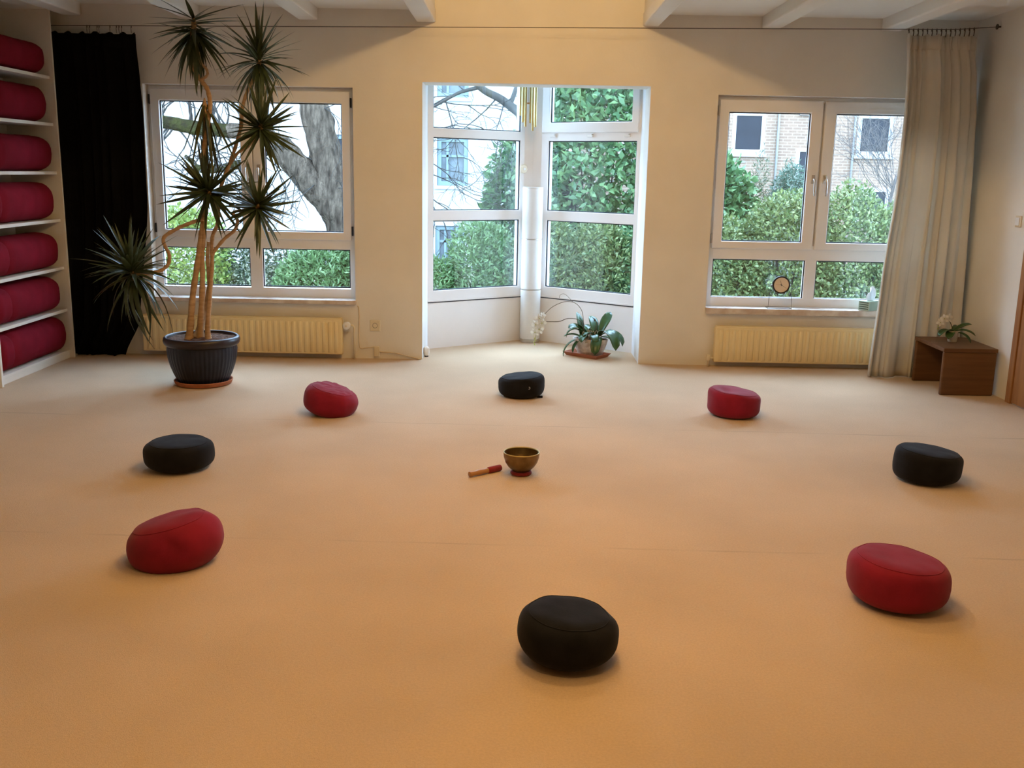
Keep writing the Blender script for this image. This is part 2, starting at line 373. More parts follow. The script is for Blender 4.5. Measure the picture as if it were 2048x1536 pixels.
def gasket(par, i, v, t=0.008):
    return ring(par, 'gasket', (i[0] - .001, i[1] + .001, i[2] - .001, i[3] + .001), (i[0] + t, i[1] - t, i[2] + t, i[3] - t), v, v + 0.012, 'gasket', 0.001)
def handle(par, u, z, v):
    MB().bbox(u - .015, u + .015, v - .010, v, z - .035, z + .035, .004).build('handle_plate', MT['chrome'], par)
    MB().tube(spline([(u, v - .008, z), (u, v - .045, z), (u + .004, v - .052, z - .03), (u + .006, v - .05, z - .13)], 4), [.009] * 12 + [.007], 8).build('handle', MT['chrome'], par, True)

def wide_window(name, x0, x1, gl, sash, low, handles, hinge):
    """two opening sashes above two fixed lights"""
    wdt = x1 - x0; hgt = WZ[1] - WZ[0]
    W = thing(name, (x0, 0.0, WZ[0]), kind='structure')
    tz = 0.965 - WZ[0]
    v0 = 0.10
    fr = MB()
    # outer frame, transom and lower mullion as one welded profile
    fr.bbox(0, .055, v0, v0 + .07, 0, hgt, .004); fr.bbox(wdt - .055, wdt, v0, v0 + .07, 0, hgt, .004)
    fr.bbox(.05, wdt - .05, v0, v0 + .07, hgt - .05, hgt, .004); fr.bbox(.05, wdt - .05, v0, v0 + .07, 0, .075, .004)
    fr.bbox(.05, wdt - .05, v0, v0 + .07, low[0][3] - WZ[0], tz + .03, .004)
    mu = ((low[0][1] - x0) + (low[1][0] - x0)) / 2; mw = (low[1][0] - low[0][1]) / 2
    fr.bbox(mu - mw, mu + mw, v0, v0 + .07, .07, low[0][3] - WZ[0] + .01, .004)
    fr.bbox(mu - .03, mu + .03, v0 + .01, v0 + .07, tz, hgt - .02, .004)
    fr.build('frame', MT['upvc'], W)
    for k in range(2):
        g = (gl[k][0] - x0, gl[k][1] - x0, gl[k][2] - WZ[0], gl[k][3] - WZ[0])
        s = (sash[k][0] - x0, sash[k][1] - x0, tz, 2.142 - WZ[0])
        S = ring(W, 'sash', s, g, v0 - .022, v0 + .05)
        gasket(S, g, v0 + .0); pane(S, g[0], g[1], g[2], g[3], v0 + .014)
        if handles: handle(S, handles[k] - x0, 1.53 - WZ[0], v0 - .022)
        hu = s[0] - .012 if k == 0 else s[1] + .002
        for hz in (tz + .04, 2.02 - WZ[0]):
            MB().bbox(hu, hu + .012, v0 - .03, v0 + .0, hz, hz + .075, .003).build('hinge', MT['gasket' if hinge else 'chrome'], S)
        l = (low[k][0] - x0, low[k][1] - x0, low[k][2] - WZ[0], low[k][3] - WZ[0])
        gasket(W, l, v0 + .012); pane(W, l[0], l[1], l[2], l[3], v0 + .026)
    return W
w1 = wide_window('window_1', *LW, [(-2.885, -2.247, 1.030, 2.050), (-2.051, -1.425, 1.030, 2.050)], [(-2.956, -2.152), (-2.146, -1.358)], [(-2.93, -2.203, .572, .888), (-2.10, -1.376, .572, .888)], (-2.19, -2.10), True)
w4 = wide_window('window_4', *RW, [(1.676, 2.331, 1.023, 2.046), (2.533, 3.188, 1.023, 2.046)], [(1.598, 2.424, ), (2.440, 3.262)], [(1.62, 2.382, .558, .875), (2.475, 3.24, .558, .875)], (2.383, 2.477), False)
def sill(par, x0, x1, z0):
    MB((par.location)).bbox(x0, x1, -.045, .105, z0, WZ[0], .005).build('sill', MT['marble'], par)
sill(w1, LW[0] - .10, LW[1] + .008, .452); sill(w4, RW[0] - .004, RW[1] + .06, .436)

BLEN = math.hypot(APEX[0] - A[0], APEX[1] - A[1])
def bay_window(name, org, rz, u0, u1, g0, g1, hopper):
    W = thing(name, (org[0], org[1], 0), kind='structure', rz=rz)
    T = 2.45; v1 = .075
    fr = MB()
    fr.bbox(u0, g0, 0, v1, .412, T, .004); fr.bbox(g1, u1, 0, v1, .412, T, .004)
    fr.bbox(g0 - .01, g1 + .01, 0, v1, .412, .512, .004); fr.bbox(g0 - .01, g1 + .01, 0, v1, 1.118, 1.205, .004)
    fr.bbox(g0 - .01, g1 + .01, 0, v1, 1.82, 1.896, .004); fr.bbox(g0 - .01, g1 + .01, 0, v1, T - .05, T, .004)
    fr.build('frame', MT['upvc'], W)
    MB().bbox(u0, u1, -.008, .02, .414, .428, .002).build('sill_trim', MT['upvc'], W)
    MB().box(u0, u1, -.004, .01, .405, .4145).build('gap_seal', MT['gasket'], W)
    for z0, z1 in ((.512, 1.118), (1.205, 1.82)):
        g = (g0, g1, z0, z1); gasket(W, g, .012); pane(W, *g, .026, 'hazy')
    if hopper:
        s = (g0 - .06, g1 + .018, 1.892, T - .02); g = (g0 + .022, g1 - .045, 1.978, T - .10)
        S = ring(W, 'sash', s, g, -.022, .05); gasket(S, g, .0); pane(S, *g, .014, 'hazy')
        for u in (g0 + .06, (g0 + g1) / 2, g1 - .08):
            MB().bbox(u - .035, u + .02, -.018, 0, 1.852, 1.868, .003).build('latch', MT['whiteplastic'], W)
            MB().bbox(u + .008, u + .020, -.022, -.004, 1.868, 1.880, .002).build('latch_pin', MT['chrome'], W)
    else:
        g = (g0, g1, 1.896, T - .05); gasket(W, g, .012); pane(W, *g, .026, 'hazy')
    return W
ang = math.atan2(APEX[1] - A[1], APEX[0] - A[0])
w2 = bay_window('window_2', A, ang, .0, BLEN - .015, .057, .962, False)
w3 = bay_window('window_3', APEX, -ang, .015, BLEN, .165, 1.060, True)
# corner post of the bay
struct(MB().prism([(APEX[0] - .085, APEX[1] - .055), (APEX[0], APEX[1] - .045), (APEX[0] + .085, APEX[1] - .055), (APEX[0] + .09, APEX[1] + .07), (APEX[0], APEX[1] + .13), (APEX[0] - .09, APEX[1] + .07)], .412, 2.45).build('trim_1', MT['upvc']))
# round white knob cover on the stile of the left bay window
kp = thing('cover_disc', (0.045, 1.060, 1.571), 'small round white cover disc on the bay window stile above the tall lamp', 'cover', rz=ang)
MB().lathe([(0, 0), (.036, 0), (.040, .006), (.034, .016), (0, .02)], n=24, axis='Y').build('disc', MT['plastic'], kp, True, SM)
MB().lathe([(0, .018), (.012, .018), (.012, .023), (0, .024)], n=16, axis='Y').build('button', MT['whiteplastic'], kp, True, SM)

# ------------------------------------------------------------------ door on the right
dr = thing('door_1', (XR, (DY0 + DY1) / 2, 0), kind='structure')
of = dr.location
d_ = MB(of); d_.bbox(XR - .025, XR, DY1 - .07, DY1, 0, DZ + .07, .004); d_.bbox(XR - .025, XR, DY0, DY0 + .07, 0, DZ + .07, .004); d_.bbox(XR - .025, XR, DY0 + .06, DY1 - .06, DZ, DZ + .07, .004)
d_.build('door_frame', MT['doorwood'], dr)
MB(of).bbox(XR - .014, XR, DY0 + .07, DY1 - .07, .008, DZ, .003).build('door_leaf', MT['doorwood'], dr)
MB(of).tube([(XR - .014, DY0 + .16, 1.02), (XR - .06, DY0 + .16, 1.02), (XR - .06, DY0 + .28, 1.02)], .009, 8).build('door_handle', MT['chrome'], dr, True)
# light switch
sw = thing('light_switch', (XR, -1.00, 1.27), 'white light switch on the right wall beside the wooden door frame', 'switch')
MB().bbox(-.010, 0, -.04, .04, -.04, .04, .004).build('plate', MT['plastic'], sw); MB().bbox(-.016, -.006, -.028, .028, -.028, .028, .003).build('rocker', MT['whiteplastic'], sw)

# ------------------------------------------------------------------ radiators
def radiator(x0, x1, z0, z1, label, valve):
    yb, yf = -.03, -.095
    R = thing('radiator', ((x0 + x1) / 2, 0, z0), label, 'radiator', 'panel radiators under the windows'); of = R.location
    MB(of).bbox(x0, x1, yf, yb, z0, z1, .008).build('panel', MT['rad'], R)
    n = int(round((x1 - x0 - .05) / .05)); st = (x1 - x0 - .05) / n
    prof = [(-.017, 0), (-.011, -.009), (-.006, -.011), (.006, -.011), (.011, -.009), (.017, 0)]
    m = MB(); k = len(prof); zz = (.014, .026, z1 - z0 - .032, z1 - z0 - .018)
    vs = [(u, v * (0 if j in (0, 3) else 1), z) for j, z in enumerate(zz) for u, v in prof]
    m.add(vs, [(j * k + i, j * k + i + 1, (j + 1) * k + i + 1, (j + 1) * k + i) for j in range(3) for i in range(k - 1)])
    me = m.mesh('rib', MT['rad'], True)
    for i in range(n):
        link('rib', me, R, (x0 + .025 + (i + .5) * st - of.x, yf + .0005, 0))
    MB(of).bbox(x0 + .005, x1 - .005, yf + .004, yb - .002, z1 - .004, z1 + .010, .003).build('top_grille', MT['rad'], R)
    for bx in (x0 + .25, x1 - .25): MB(of).bbox(bx - .02, bx + .02, yb - .005, -.001, z0 + .04, z1 - .04, .003).build('bracket', MT['rad'], R)
    if valve:
        vx = x1 + .035
        MB(of).tube([(x1 - .01, -.06, z1 - .05), (vx + .05, -.06, z1 - .05), (vx + .058, -.06, z1 - .07), (vx + .058, -.055, 0.002)], .008, 8).build('pipe', MT['plastic'], R, True)
        kn = MB(of); kn.lathe([(0, .0), (.03, .0), (.032, .02), (.029, .05), (.015, .056), (0, .056)], (vx, -.055, z1 - .05), 20, 'Y'); k_ = kn.build('valve_knob', MT['whiteplastic'], R, True, SM)
        MB(of).lathe([(0, .055), (.009, .055), (.009, .060), (0, .060)], (vx, -.055, z1 - .05), 12, 'Y').build('knob_cap', MT['plastic'], k_)
    else:
        MB(of).tube([(x0 + .02, -.06, z0 + .03), (x0 - .035, -.06, z0 + .03), (x0 - .04, -.06, .001)], .010, 8).build('pipe', MT['plastic'], R, True)
        MB(of).bbox(x0 - .055, x0 - .025, -.075, -.045, z0 + .005, z0 + .055, .006).build('valve', MT['plastic'], R)
    return R
radiator(-3.06, -1.418, .045, .335, 'long cream panel radiator behind the big potted dracaena', True)
MB0 = radiator(1.64, 3.30, .045, .335, 'cream panel radiator half hidden by the white curtain', False)

# wall socket, cable and the little box on the skirting
so = thing('wall_socket', (-1.160, 0, .278), 'beige wall socket between the left radiator and the bay', 'socket')
MB().bbox(-.043, .043, -.010, 0, -.046, .046, .004).build('plate', MT['plastic'], so)
MB().lathe([(.021, .010), (.021, .012), (.019, .012), (.017, .004), (0, .004)], n=24, axis='Y').build('socket_well', MT['ink'], so, True, SM)
MB().lathe([(0, .0105), (.012, .0105), (.013, .006)], n=20, axis='Y').build('socket_insert', MT['plastic'], so, True, SM)
cb = thing('wall_cable', (-1.29, 0, 0), 'thin cream cable clipped down the wall beside the left radiator', 'cable')
MB(cb.location).tube(spline([(-1.302, -.006, .44), (-1.292, -.006, .40), (-1.292, -.006, .13), (-1.275, -.006, .085), (-1.24, -.006, .09), (-1.165, -.006, .098)], 5), .004, 6).build('cable', MT['cable'], cb, True)
MB(cb.location).bbox(-1.17, -1.125, -.018, 0, .02, .105, .004).build('junction_box', MT['plastic'], cb)
c2 = tag(MB((-.78, -.01, 0)).tube(spline([(-1.13, -.012, .06), (-1.0, -.012, .052), (-.90, -.012, .03), (-.80, -.012, .008), (-.775, -.016, .006)], 5), .004, 6).build('floor_cable', MT['cable'], None, True), 'thin cable sloping down the wall foot to the bay corner', 'cable')
st = thing('door_stop', (-.768, .13, 0.0), 'small white knob at the foot of the left bay jamb', 'stopper')
MB().lathe([(0, .012), (.020, .012), (.026, .035), (.024, .075), (.012, .09), (0, .092)], (.022, 0, 0), 16).build('knob', MT['whiteplastic'], st, True, SM)
MB().lathe([(0, 0), (.016, 0), (.016, .013), (0, .013)], (.022, 0, 0), 16).build('foot', MT['gasket'], st, True, SM)

# ------------------------------------------------------------------ shelf with bolsters
SX = -3.575
sh = thing('shelf_unit', (-3.78, -.78, 0), 'tall white open shelf unit on the left wall stacked with red bolsters', 'shelf'); of = sh.location
MB(of).bbox(XL + .002, SX, -.222, -.200, 0, 2.705, .002).build('side_panel', MT['shelf'], sh)
MB(of).bbox(XL + .002, SX, -1.372, -1.345, 0, 2.705, .002).build('side_panel', MT['shelf'], sh)
MB(of).box(XL + .002, XL + .012, -1.345, -.222, .06, 2.70).build('back_panel', MT['shelf'], sh)
ROWS = [.066, .402, .738, 1.113, 1.480, 1.845, 2.195]
for z in ROWS + [2.703]:
    MB(of).bbox(XL + .012, SX - .03, -1.345, -.222, z - .024, z, .002).build('shelf_board', MT['shelf'], sh)
MB(of).bbox(SX - .055, SX - .035, -1.345, -.222, 0, .042, .002).build('plinth', MT['shelf'], sh)

def bolster(z, h, yend, crease, seed, label):
    o = thing('bolster', (-3.752, -.8, z), label, 'bolster', 'red bolsters on the white shelf'); of = o.location
    rnd = random.Random(seed)
    y0, y1 = -1.315, yend; rx = .166; rz = h / 2
    def prof(t):            # radius factor along the roll
        d0 = (t - y0); d1 = (y1 - t)
        e = 1.0
        for d, R in ((d0, .085), (d1, .10)):
            if d < R: e = min(e, math.sqrt(max(0, 1 - ((R - d) / R) ** 2)) ** .8)
        e *= 1 - .10 * math.exp(-((t - crease) / .022) ** 2)
        return e
    n, k = 40, 28
    def section(ts, nm, cap0, cap1):
        vs, fs = [], []
        for i, t in enumerate(ts):
            e = prof(t)
            for j in range(k):
                a = 2 * PI * j / k; ca, sa = math.cos(a), math.sin(a)
                q = .74
                x = rx * e * math.copysign(abs(ca) ** q, ca); zz = rz * e * math.copysign(abs(sa) ** q, sa)
                wv = .006 * mnoise.noise(Vector((t * 7 + seed * 3, ca * 2, sa * 2))) + .004 * mnoise.noise(Vector((t * 19, ca * 4 + seed, sa * 4)))
                vs.append((-3.752 + x * (1 + wv * 5), t, z + rz + zz * (1 + wv * 4) ))
        for i in range(len(ts) - 1):
            for j in range(k): fs.append((i * k + j, i * k + (j + 1) % k, (i + 1) * k + (j + 1) % k, (i + 1) * k + j))
        if cap0: fs.append(tuple(range(k))[::-1])
        if cap1: fs.append(tuple(range((len(ts) - 1) * k, len(ts) * k)))
        zmin = min(v[2] for v in vs)
        vs = [(x, y, max(zq, z + .0015)) for x, y, zq in vs]
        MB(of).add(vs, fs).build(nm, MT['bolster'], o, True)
    T0 = [y0 + .0005 + (crease - y0 - .0005) * (i / 16) for i in range(17)]
    T1 = [crease + (y1 - .0005 - crease) * (1 - (1 - i / 34) ** 1.5) for i in range(35)]
    section(T0, 'end_roll', True, False); section(T1, 'roll', False, True)
    return o
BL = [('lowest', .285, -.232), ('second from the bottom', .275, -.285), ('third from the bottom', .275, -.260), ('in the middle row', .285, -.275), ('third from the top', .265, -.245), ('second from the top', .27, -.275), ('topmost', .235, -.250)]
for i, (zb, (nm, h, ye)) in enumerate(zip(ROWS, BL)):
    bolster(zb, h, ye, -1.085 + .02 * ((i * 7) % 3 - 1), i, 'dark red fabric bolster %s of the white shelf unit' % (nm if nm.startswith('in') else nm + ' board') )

# ------------------------------------------------------------------ curtain wire and curtains
def wy(x): return -.115 + (x + 3.9) / 7.35 * -.255
def wz(x): return 2.578 + (x + 3.3) * .0094 + (.018 * max(0, x - 3.2) / .3)
wp = [(x, wy(x), wz(x)) for x in (-3.95, -3.3, -2, -.7, .6, 1.9, 2.9, 3.2, 3.38, 3.545)]
wi = thing('curtain_wire', (0, -.25, 2.59), 'thin dark curtain wire stretched across the window wall', 'wire'); of = wi.location
MB(of).tube(spline(wp, 4), .0028, 6).build('wire', MT['wire'], wi, True)
MB(of).lathe([(0, 0), (.02, 0), (.02, .006), (.008, .012), (.006, .03), (0, .03)], (3.518, wy(3.52), wz(3.54)), 14, 'X').build('end_fitting', MT['wire'], wi, True, SM)

def curtain(name, label, m, left, right, zs, yc, folds, amp, seed, hooks, hookr, back=0.0):
    """left/right: edge x at each height in zs (top first)"""
    rnd = random.Random(seed)
    C = thing(name, ((left[-1] + right[-1]) / 2, yc(0), 0), label, 'curtain'); of = C.location
    nu, nv = folds * 14, 40; vs, fs = [], []
    ph = [rnd.uniform(-.5, .5) for _ in range(folds + 2)]; am = [rnd.uniform(.6, 1.25) for _ in range(folds + 2)]
    def edge(E, z):
        for i in range(len(zs) - 1):
            if zs[i] >= z >= zs[i + 1]:
                t = (zs[i] - z) / (zs[i] - zs[i + 1]); t = t * t * (3 - 2 * t) * .5 + t * .5
                return E[i] + (E[i + 1] - E[i]) * t
        return E[0] if z > zs[0] else E[-1]
    for j in range(nv + 1):
        z = zs[0] + (zs[-1] - zs[0]) * j / nv
        L, R = edge(left, z), edge(right, z); s = j / nv
        for i in range(nu + 1):
            u = i / nu; f = u * folds; k = int(f)
            a = am[k] * (1 - (f - k)) + am[k + 1] * (f - k)
            ff = f + .30 * math.sin(f * 1.7 + seed) + .22 * math.sin(f * .9 + s * 1.3) 
            wv = (abs(math.sin(PI * ff)) ** .8 * 2 - 1) * a * (.75 + .35 * math.sin(k * 2.3 + s * 2.5))
            wv2 = .45 * math.sin(2 * PI * f * .37 + s * 2.2 + seed)
            ux = min(1, u / .86) if back else u
            x = L + (R - L) * ux + .012 * math.sin(2 * PI * f + 1.2) * (.4 + s)
            y = yc(x) + amp * (wv + wv2) * (.55 + .55 * s)
            if back and u > .86: y += (u - .86) / .14 * back; x = min(x, XR - .012)
            zt = z
            if j == 0: zt += .012 * math.sin(2 * PI * f * 1.0 + .8)
            if j <= 2: y += amp * (wv + wv2) * (.5 - .55 - .55 * s)
            vs.append((x, y, max(zt, .006)))
    for j in range(nv):
        for i in range(nu): q = j * (nu + 1) + i; fs.append((q, q + 1, q + nu + 2, q + nu + 1))
    o = MB(of).add(vs, fs).build('cloth', m, C, True)
    md = o.modifiers.new('thickness', 'SOLIDIFY'); md.thickness = .003
    hd = MB(of); hv, hf = [], []                # stitched heading band
    for z in (zs[0] - .004, zs[0] - .10):
        for i in range(nu + 1):
            x, y, _ = vs[i + (nu + 1) * 2]; hv.append((x, y - .0045, z))
    hf = [(i, i + 1, nu + 2 + i, nu + 1 + i) for i in range(nu)]
    h_ = hd.add(hv, hf).build('heading_band', m, C, True); md = h_.modifiers.new('thickness', 'SOLIDIFY'); md.thickness = .002
    hk = MB(); hk.tube([(0, 0, -.055), (0, -.006, -.03), (0, -.006, -.012), (0, 0, .004), (0, .007, -.006), (0, .006, -.014)], hookr, 5)
    me = hk.mesh('hook', MT['wire'], True)
    for hx in hooks:
        link('hook', me, C, (hx - of.x, wy(hx) - of.y, wz(hx) - of.z))
    return C
curtain('black_curtain', 'heavy black curtain hanging in the left corner behind the shelf', MT['blackcurt'],
        [-3.93, -3.93, -3.93, -3.93, -3.93, -3.93], [-2.975, -2.955, -2.945, -2.955, -3.08, -3.225], [2.528, 2.2, 1.9, 1.25, .31, .004],
        lambda x: -.105, 9, .030, 3, [-3.33, -3.31, -3.25, -3.235, -3.15, -3.10, -3.08, -3.06, -2.985], .0022)
curtain('white_curtain', 'off-white linen curtain gathered beside the right window', MT['whitecurt'],
        [2.86, 2.885, 2.895, 2.885, 2.835, 2.80], [3.36, 3.42, 3.45, 3.47, 3.49, 3.50], [2.592, 2.3, 2.0, 1.5, .75, .004],
        lambda x: -.372, 8, .040, 5, [2.88 + .034 * i for i in range(15)], .0036, .30)

# ------------------------------------------------------------------ zafus
def zafu(x, y, r, h, m, label, e1=.42, e2=.62, rz=0.0, fun=None, squash=(1, 1), extra=None):
    o = thing('meditation_cushion', (x, y, 0), label, 'cushion', 'meditation cushions set in a circle', rz=rz)
    nt_, k = 26, 48
    def P(t, a):
        ct, s_ = max(0, math.cos(t)), math.sin(t)
        R = r * ct ** e1
        Z = h / 2 + h / 2 * math.copysign(abs(s_) ** e2, s_)
        if s_ < 0: R *= 1 - .14 * (-s_) ** 1.5
        X, Y = R * math.cos(a) * squash[0], R * math.sin(a) * squash[1]
        if fun: X, Y, Z = fun(X, Y, Z)
        nz = mnoise.noise(Vector((X * 14 + x, Y * 14 + y, Z * 14))) * .0035
        return (X * (1 + nz * 6), Y * (1 + nz * 6), max(.0, Z + nz * (Z / h)))
    ts_side = [-PI / 2 + .02 + (PI / 2 - .02 + .95) * (i / nt_) for i in range(nt_ + 1)]
    ts_top = [.95 + (PI / 2 - .004 - .95) * (i / 14) for i in range(15)]
    for nm, ts, top in (('side_band', ts_side, False), ('top_panel', ts_top, True)):
        vs = [P(t, 2 * PI * j / k) for t in ts for j in range(k)]; fs = []
        for i in range(len(ts) - 1):
            for j in range(k): fs.append((i * k + j, i * k + (j + 1) % k, (i + 1) * k + (j + 1) % k, (i + 1) * k + j))
        if top: fs.append(tuple(range((len(ts) - 1) * k, len(ts) * k)))
        else: fs.append(tuple(range(k))[::-1])
        MB().add(vs, fs).build(nm, m, o, True)
    ps = [P(.95, 2 * PI * j / k) for j in range(k)]; ps = [(a * 1.001, b * 1.001, c + .0005) for a, b, c in ps]; ps.append(ps[0])
    MB().tube(ps, .0016, 5, False).build('seam', m, o, True)
    return o
g = lambda v, c, s: math.exp(-((v - c) / s) ** 2)
zafu(-1.738, -3.148, .178, .150, MT['black'], 'round black cushion beside the left edge, nearest to the black curtain', .40, .60)
def tip(X, Z, ang, r, h, sink=.6):
    # tips the cushion over sideways by ang and lets its low side settle on the floor
    c, s = math.cos(ang), math.sin(ang); zc = Z - h / 2
    X2 = X * c + zc * s; Z2 = -X * s + zc * c
    low = -(r * .86 * abs(s) + h / 2 * c) * (1 - .30 * sink)
    return X2, max(0.0, Z2 - low)
def lump2(X, Y, Z):
    X2, Z2 = tip(X, Z, -.24, .19, .215, 1.7)
    Y2 = Y + .016 * g(X2, .045 + (Z2 - .12) * -.9, .018) * g(Z2, .115, .028) * (Y < -.03)      # dent in the front
    Z2 += .004 * math.sin(X2 * 18 - Y * 50) * g(X2, .10, .06) * g(Y, .02, .1) * max(0, Z2 - .12) * 12
    return X2, Y2, Z2
zafu(-1.335, -4.385, .190, .222, MT['red'], 'slumped lopsided red cushion in the left foreground', .54, .86, .0, lump2, (1.0, .90))
def lump3(X, Y, Z):
    X2, Z2 = tip(X, Z, .26, .168, .190, 1.2)
    top = min(1, max(0, Z2 - .10) / .06)
    n = mnoise.noise(Vector((X2 * 16 + Y * 10, Y * 26 - X2 * 8, 3.1))); n2 = mnoise.noise(Vector((X2 * 30 + 5, Y * 30, 1.7)))
    Z2 += (.010 * (abs(n) - .2) + .003 * n2) * top
    if X2 > .08: X2 += .014 * g(Z2, .055, .05); Y -= .006 * g(X2, .115, .012)
    return X2, Y, Z2
zafu(-1.184, -1.911, .168, .190, MT['red'], 'crumpled red cushion with a wrinkled top beside the potted plant', .44, .62, .0, lump3)
def tilt4(X, Y, Z): return X, Y, Z * (1 + .10 * X / .16)
z4 = zafu(.052, -1.283, .163, .150, MT['black'], 'black cushion in front of the bay with a tiny round badge', .30, .46, .0, tilt4)
MB().lathe([(.0085, 0), (.0085, .003), (.006, .003), (.006, 0)], (.052, -.152, .088), 16, 'Y').build('badge', MT['chrome'], z4, True, SM)
MB().bbox(.112, .150, -.082, -.076, .004, .020, .002).build('tab', MT['black'], z4)
def dent5(X, Y, Z): return X, Y, Z - .020 * g(X, -.06, .045) * g(Y, -.02, .06) * (Z > .1) * (Z / .17) - .02 * X / .17 * (Z / .17)
zafu(1.452, -1.741, .172, .172, MT['red'], 'upright red cushion with a dented top in front of the right radiator', .30, .42, .0, dent5)
def tilt6(X, Y, Z): return X + .012 * (Z / .16), Y, Z * (1.04 - .10 * X / .17)
zafu(2.174, -3.097, .170, .162, MT['black'], 'black cushion with straight sides near the right edge', .30, .46, .0, tilt6)
def tilt7(X, Y, Z): return X, Y, Z * (1.03 - .10 * X / .18)
zafu(1.450, -4.630, .184, .172, MT['red'], 'large smooth red cushion in the right foreground', .34, .56, .0, tilt7)
def tilt8(X, Y, Z): return X, Y, Z * (1.03 - .10 * X / .18)
zafu(.192, -5.125, .166, .162, MT['black'], 'black cushion nearest to the viewer', .44, .74, .0, tilt8)

# ------------------------------------------------------------------ singing bowl and mallet
rc = tag(MB((.046, -3.14, 0)).lathe([(.030, .006), (.034, .001), (.050, .001), (.057, .010), (.054, .019), (.045, .022), (.034, .018), (.030, .006)], (.046, -3.14, 0), 36).build('ring_cushion', MT['suede'], None, True), 'small red ring cushion under the singing bowl', 'ring cushion')
bw = thing('singing_bowl', (.046, -3.14, .016), 'bronze singing bowl standing on a red ring in the middle of the circle', 'bowl')
MB().lathe([(0, 0), (.030, .001), (.050, .010), (.070, .030), (.084, .052), (.092, .078), (.0945, .103)], n=48).build('outer_wall', MT['bronze'], bw, True)
MB().lathe([(.0945, .103), (.0955, .106), (.093, .1085), (.0895, .106), (.089, .103)], n=48).build('rim', MT['brass'], bw, True)
MB().lathe([(.089, .103), (.087, .08), (.079, .054), (.064, .032), (.042, .014), (0, .006)], n=48).build('inner_wall', MT['bronze'], bw, True)
ma = thing('bowl_mallet', (-.14, -3.155, .0), 'wooden striker with a red suede head lying beside the singing bowl', 'mallet')
a0, a1 = Vector((-.222, -3.215, .0155)), Vector((-.062, -3.085, .0175)); dv = (a1 - a0); of = ma.location
def along(t): return a0 + dv * t
MB(of).tube([along(t) for t in (0, .015, .05, .14, .3, .36, .40, .60)], [.010, .0150, .0155, .0125, .0145, .0148, .0135, .0135], 16).build('handle', MT['mallet'], ma, True, SM)
MB(of).tube([along(t) for t in (.585, .60, .64, .95, .99, 1.0)], [.0145, .0165, .0172, .0172, .0160, .011], 18).build('suede_head', MT['suede'], ma, True, SM)

# ------------------------------------------------------------------ big dracaena in its pot
PX, PY = -2.250, -1.10
sa_ = tag(MB((PX, PY, 0)).lathe([(0, .001), (.175, .001), (.195, .008), (.207, .034), (.203, .038), (.196, .036), (.186, .014), (0, .012)], (PX, PY, 0), 48).build('plant_saucer', MT['terra'], None, True, SM), 'terracotta saucer under the big dark blue plant pot', 'saucer')
dc = thing('potted_dracaena', (PX, PY, .014), 'tall dracaena with spiky leaf crowns in a dark blue ribbed pot', 'plant'); of = dc.location
# ribbed pot body
prof = [(.158, 0), (.172, .012), (.200, .07), (.222, .13), (.236, .19), (.241, .245), (.240, .275)]
vs, fs, k = [], [], 192
for i, (r, z) in enumerate(prof):
    for j in range(k):
        a = 2 * PI * j / k; rib = .0045 * (0.5 + .5 * math.cos(a * 48)) * (1 if 0 < i < 6 else .2)
        vs.append((PX + (r + rib) * math.cos(a), PY + (r + rib) * math.sin(a), .014 + z))
for i in range(len(prof) - 1):
    for j in range(k): fs.append((i * k + j, i * k + (j + 1) % k, (i + 1) * k + (j + 1) % k, (i + 1) * k + j))
fs.append(tuple(range(k))[::-1])
MB(of).add(vs, fs).build('pot', MT['potblue'], dc, True)
MB(of).lathe([(.236, .285), (.250, .292), (.262, .305), (.267, .325), (.262, .345), (.250, .354), (.244, .352), (.239, .344), (.236, .30), (.230, .25)], (PX, PY, .0), 64).build('pot_rim', MT['potrim'], dc, True)
vs, fs = [(PX, PY, .342)], []
for i in range(1, 9):
    for j in range(40):
        a = 2 * PI * j / 40; r = .2365 * i / 8
        vs.append((PX + r * math.cos(a), PY + r * math.sin(a), .334 + .012 * mnoise.noise(Vector((r * 30 * math.cos(a), r * 30 * math.sin(a), 0)))))
for j in range(40): fs.append((0, 1 + j, 1 + (j + 1) % 40))
for i in range(7):
    for j in range(40): fs.append((1 + i * 40 + j, 1 + (i + 1) * 40 + j, 1 + (i + 1) * 40 + (j + 1) % 40, 1 + i * 40 + (j + 1) % 40))
MB(of).add(vs, fs).build('soil', MT['soil'], dc, True)
Y0 = PY
def cane(pts, r0, r1, nm='cane', dy=(0, 0)):
    flare = nm == 'cane'
    n = len(pts); P = [(x, Y0 + dy[0] + (dy[1] - dy[0]) * i / (n - 1), z) for i, (x, z) in enumerate(pts)]
    S = spline(P, 6); m = len(S)
    rr = [(r0 + (r1 - r0) * i / (m - 1)) * (1 + .10 * math.sin(i * 1.9) + (.9 * math.exp(-i / 4.5) if flare else 0)) for i in range(m)]
    return MB(of).tube(S, rr, 10).build(nm, MT['cane'], dc, True)
cane([(-2.342, .31), (-2.328, .384), (-2.296, .641), (-2.251, .883), (-2.217, 1.076), (-2.198, 1.191), (-2.172, 1.363), (-2.187, 1.574), (-2.171, 1.695), (-2.144, 1.832), (-2.125, 1.959), (-2.141, 2.057), (-2.180, 2.112), (-2.229, 2.202), (-2.243, 2.341), (-2.221, 2.502)], .0215, .013, dy=(-.02, .05))
cane([(-2.27, .31), (-2.263, .404), (-2.230, .738), (-2.221, .932), (-2.200, 1.069), (-2.180, 1.208), (-2.145, 1.347)], .0205, .014, dy=(.03, -.02))
cane([(-2.200, .31), (-2.206, .394), (-2.181, .643), (-2.157, .856), (-2.148, 1.046), (-2.109, 1.144), (-2.101, 1.238), (-2.117, 1.364)], .0165, .012, dy=(.0, .03))
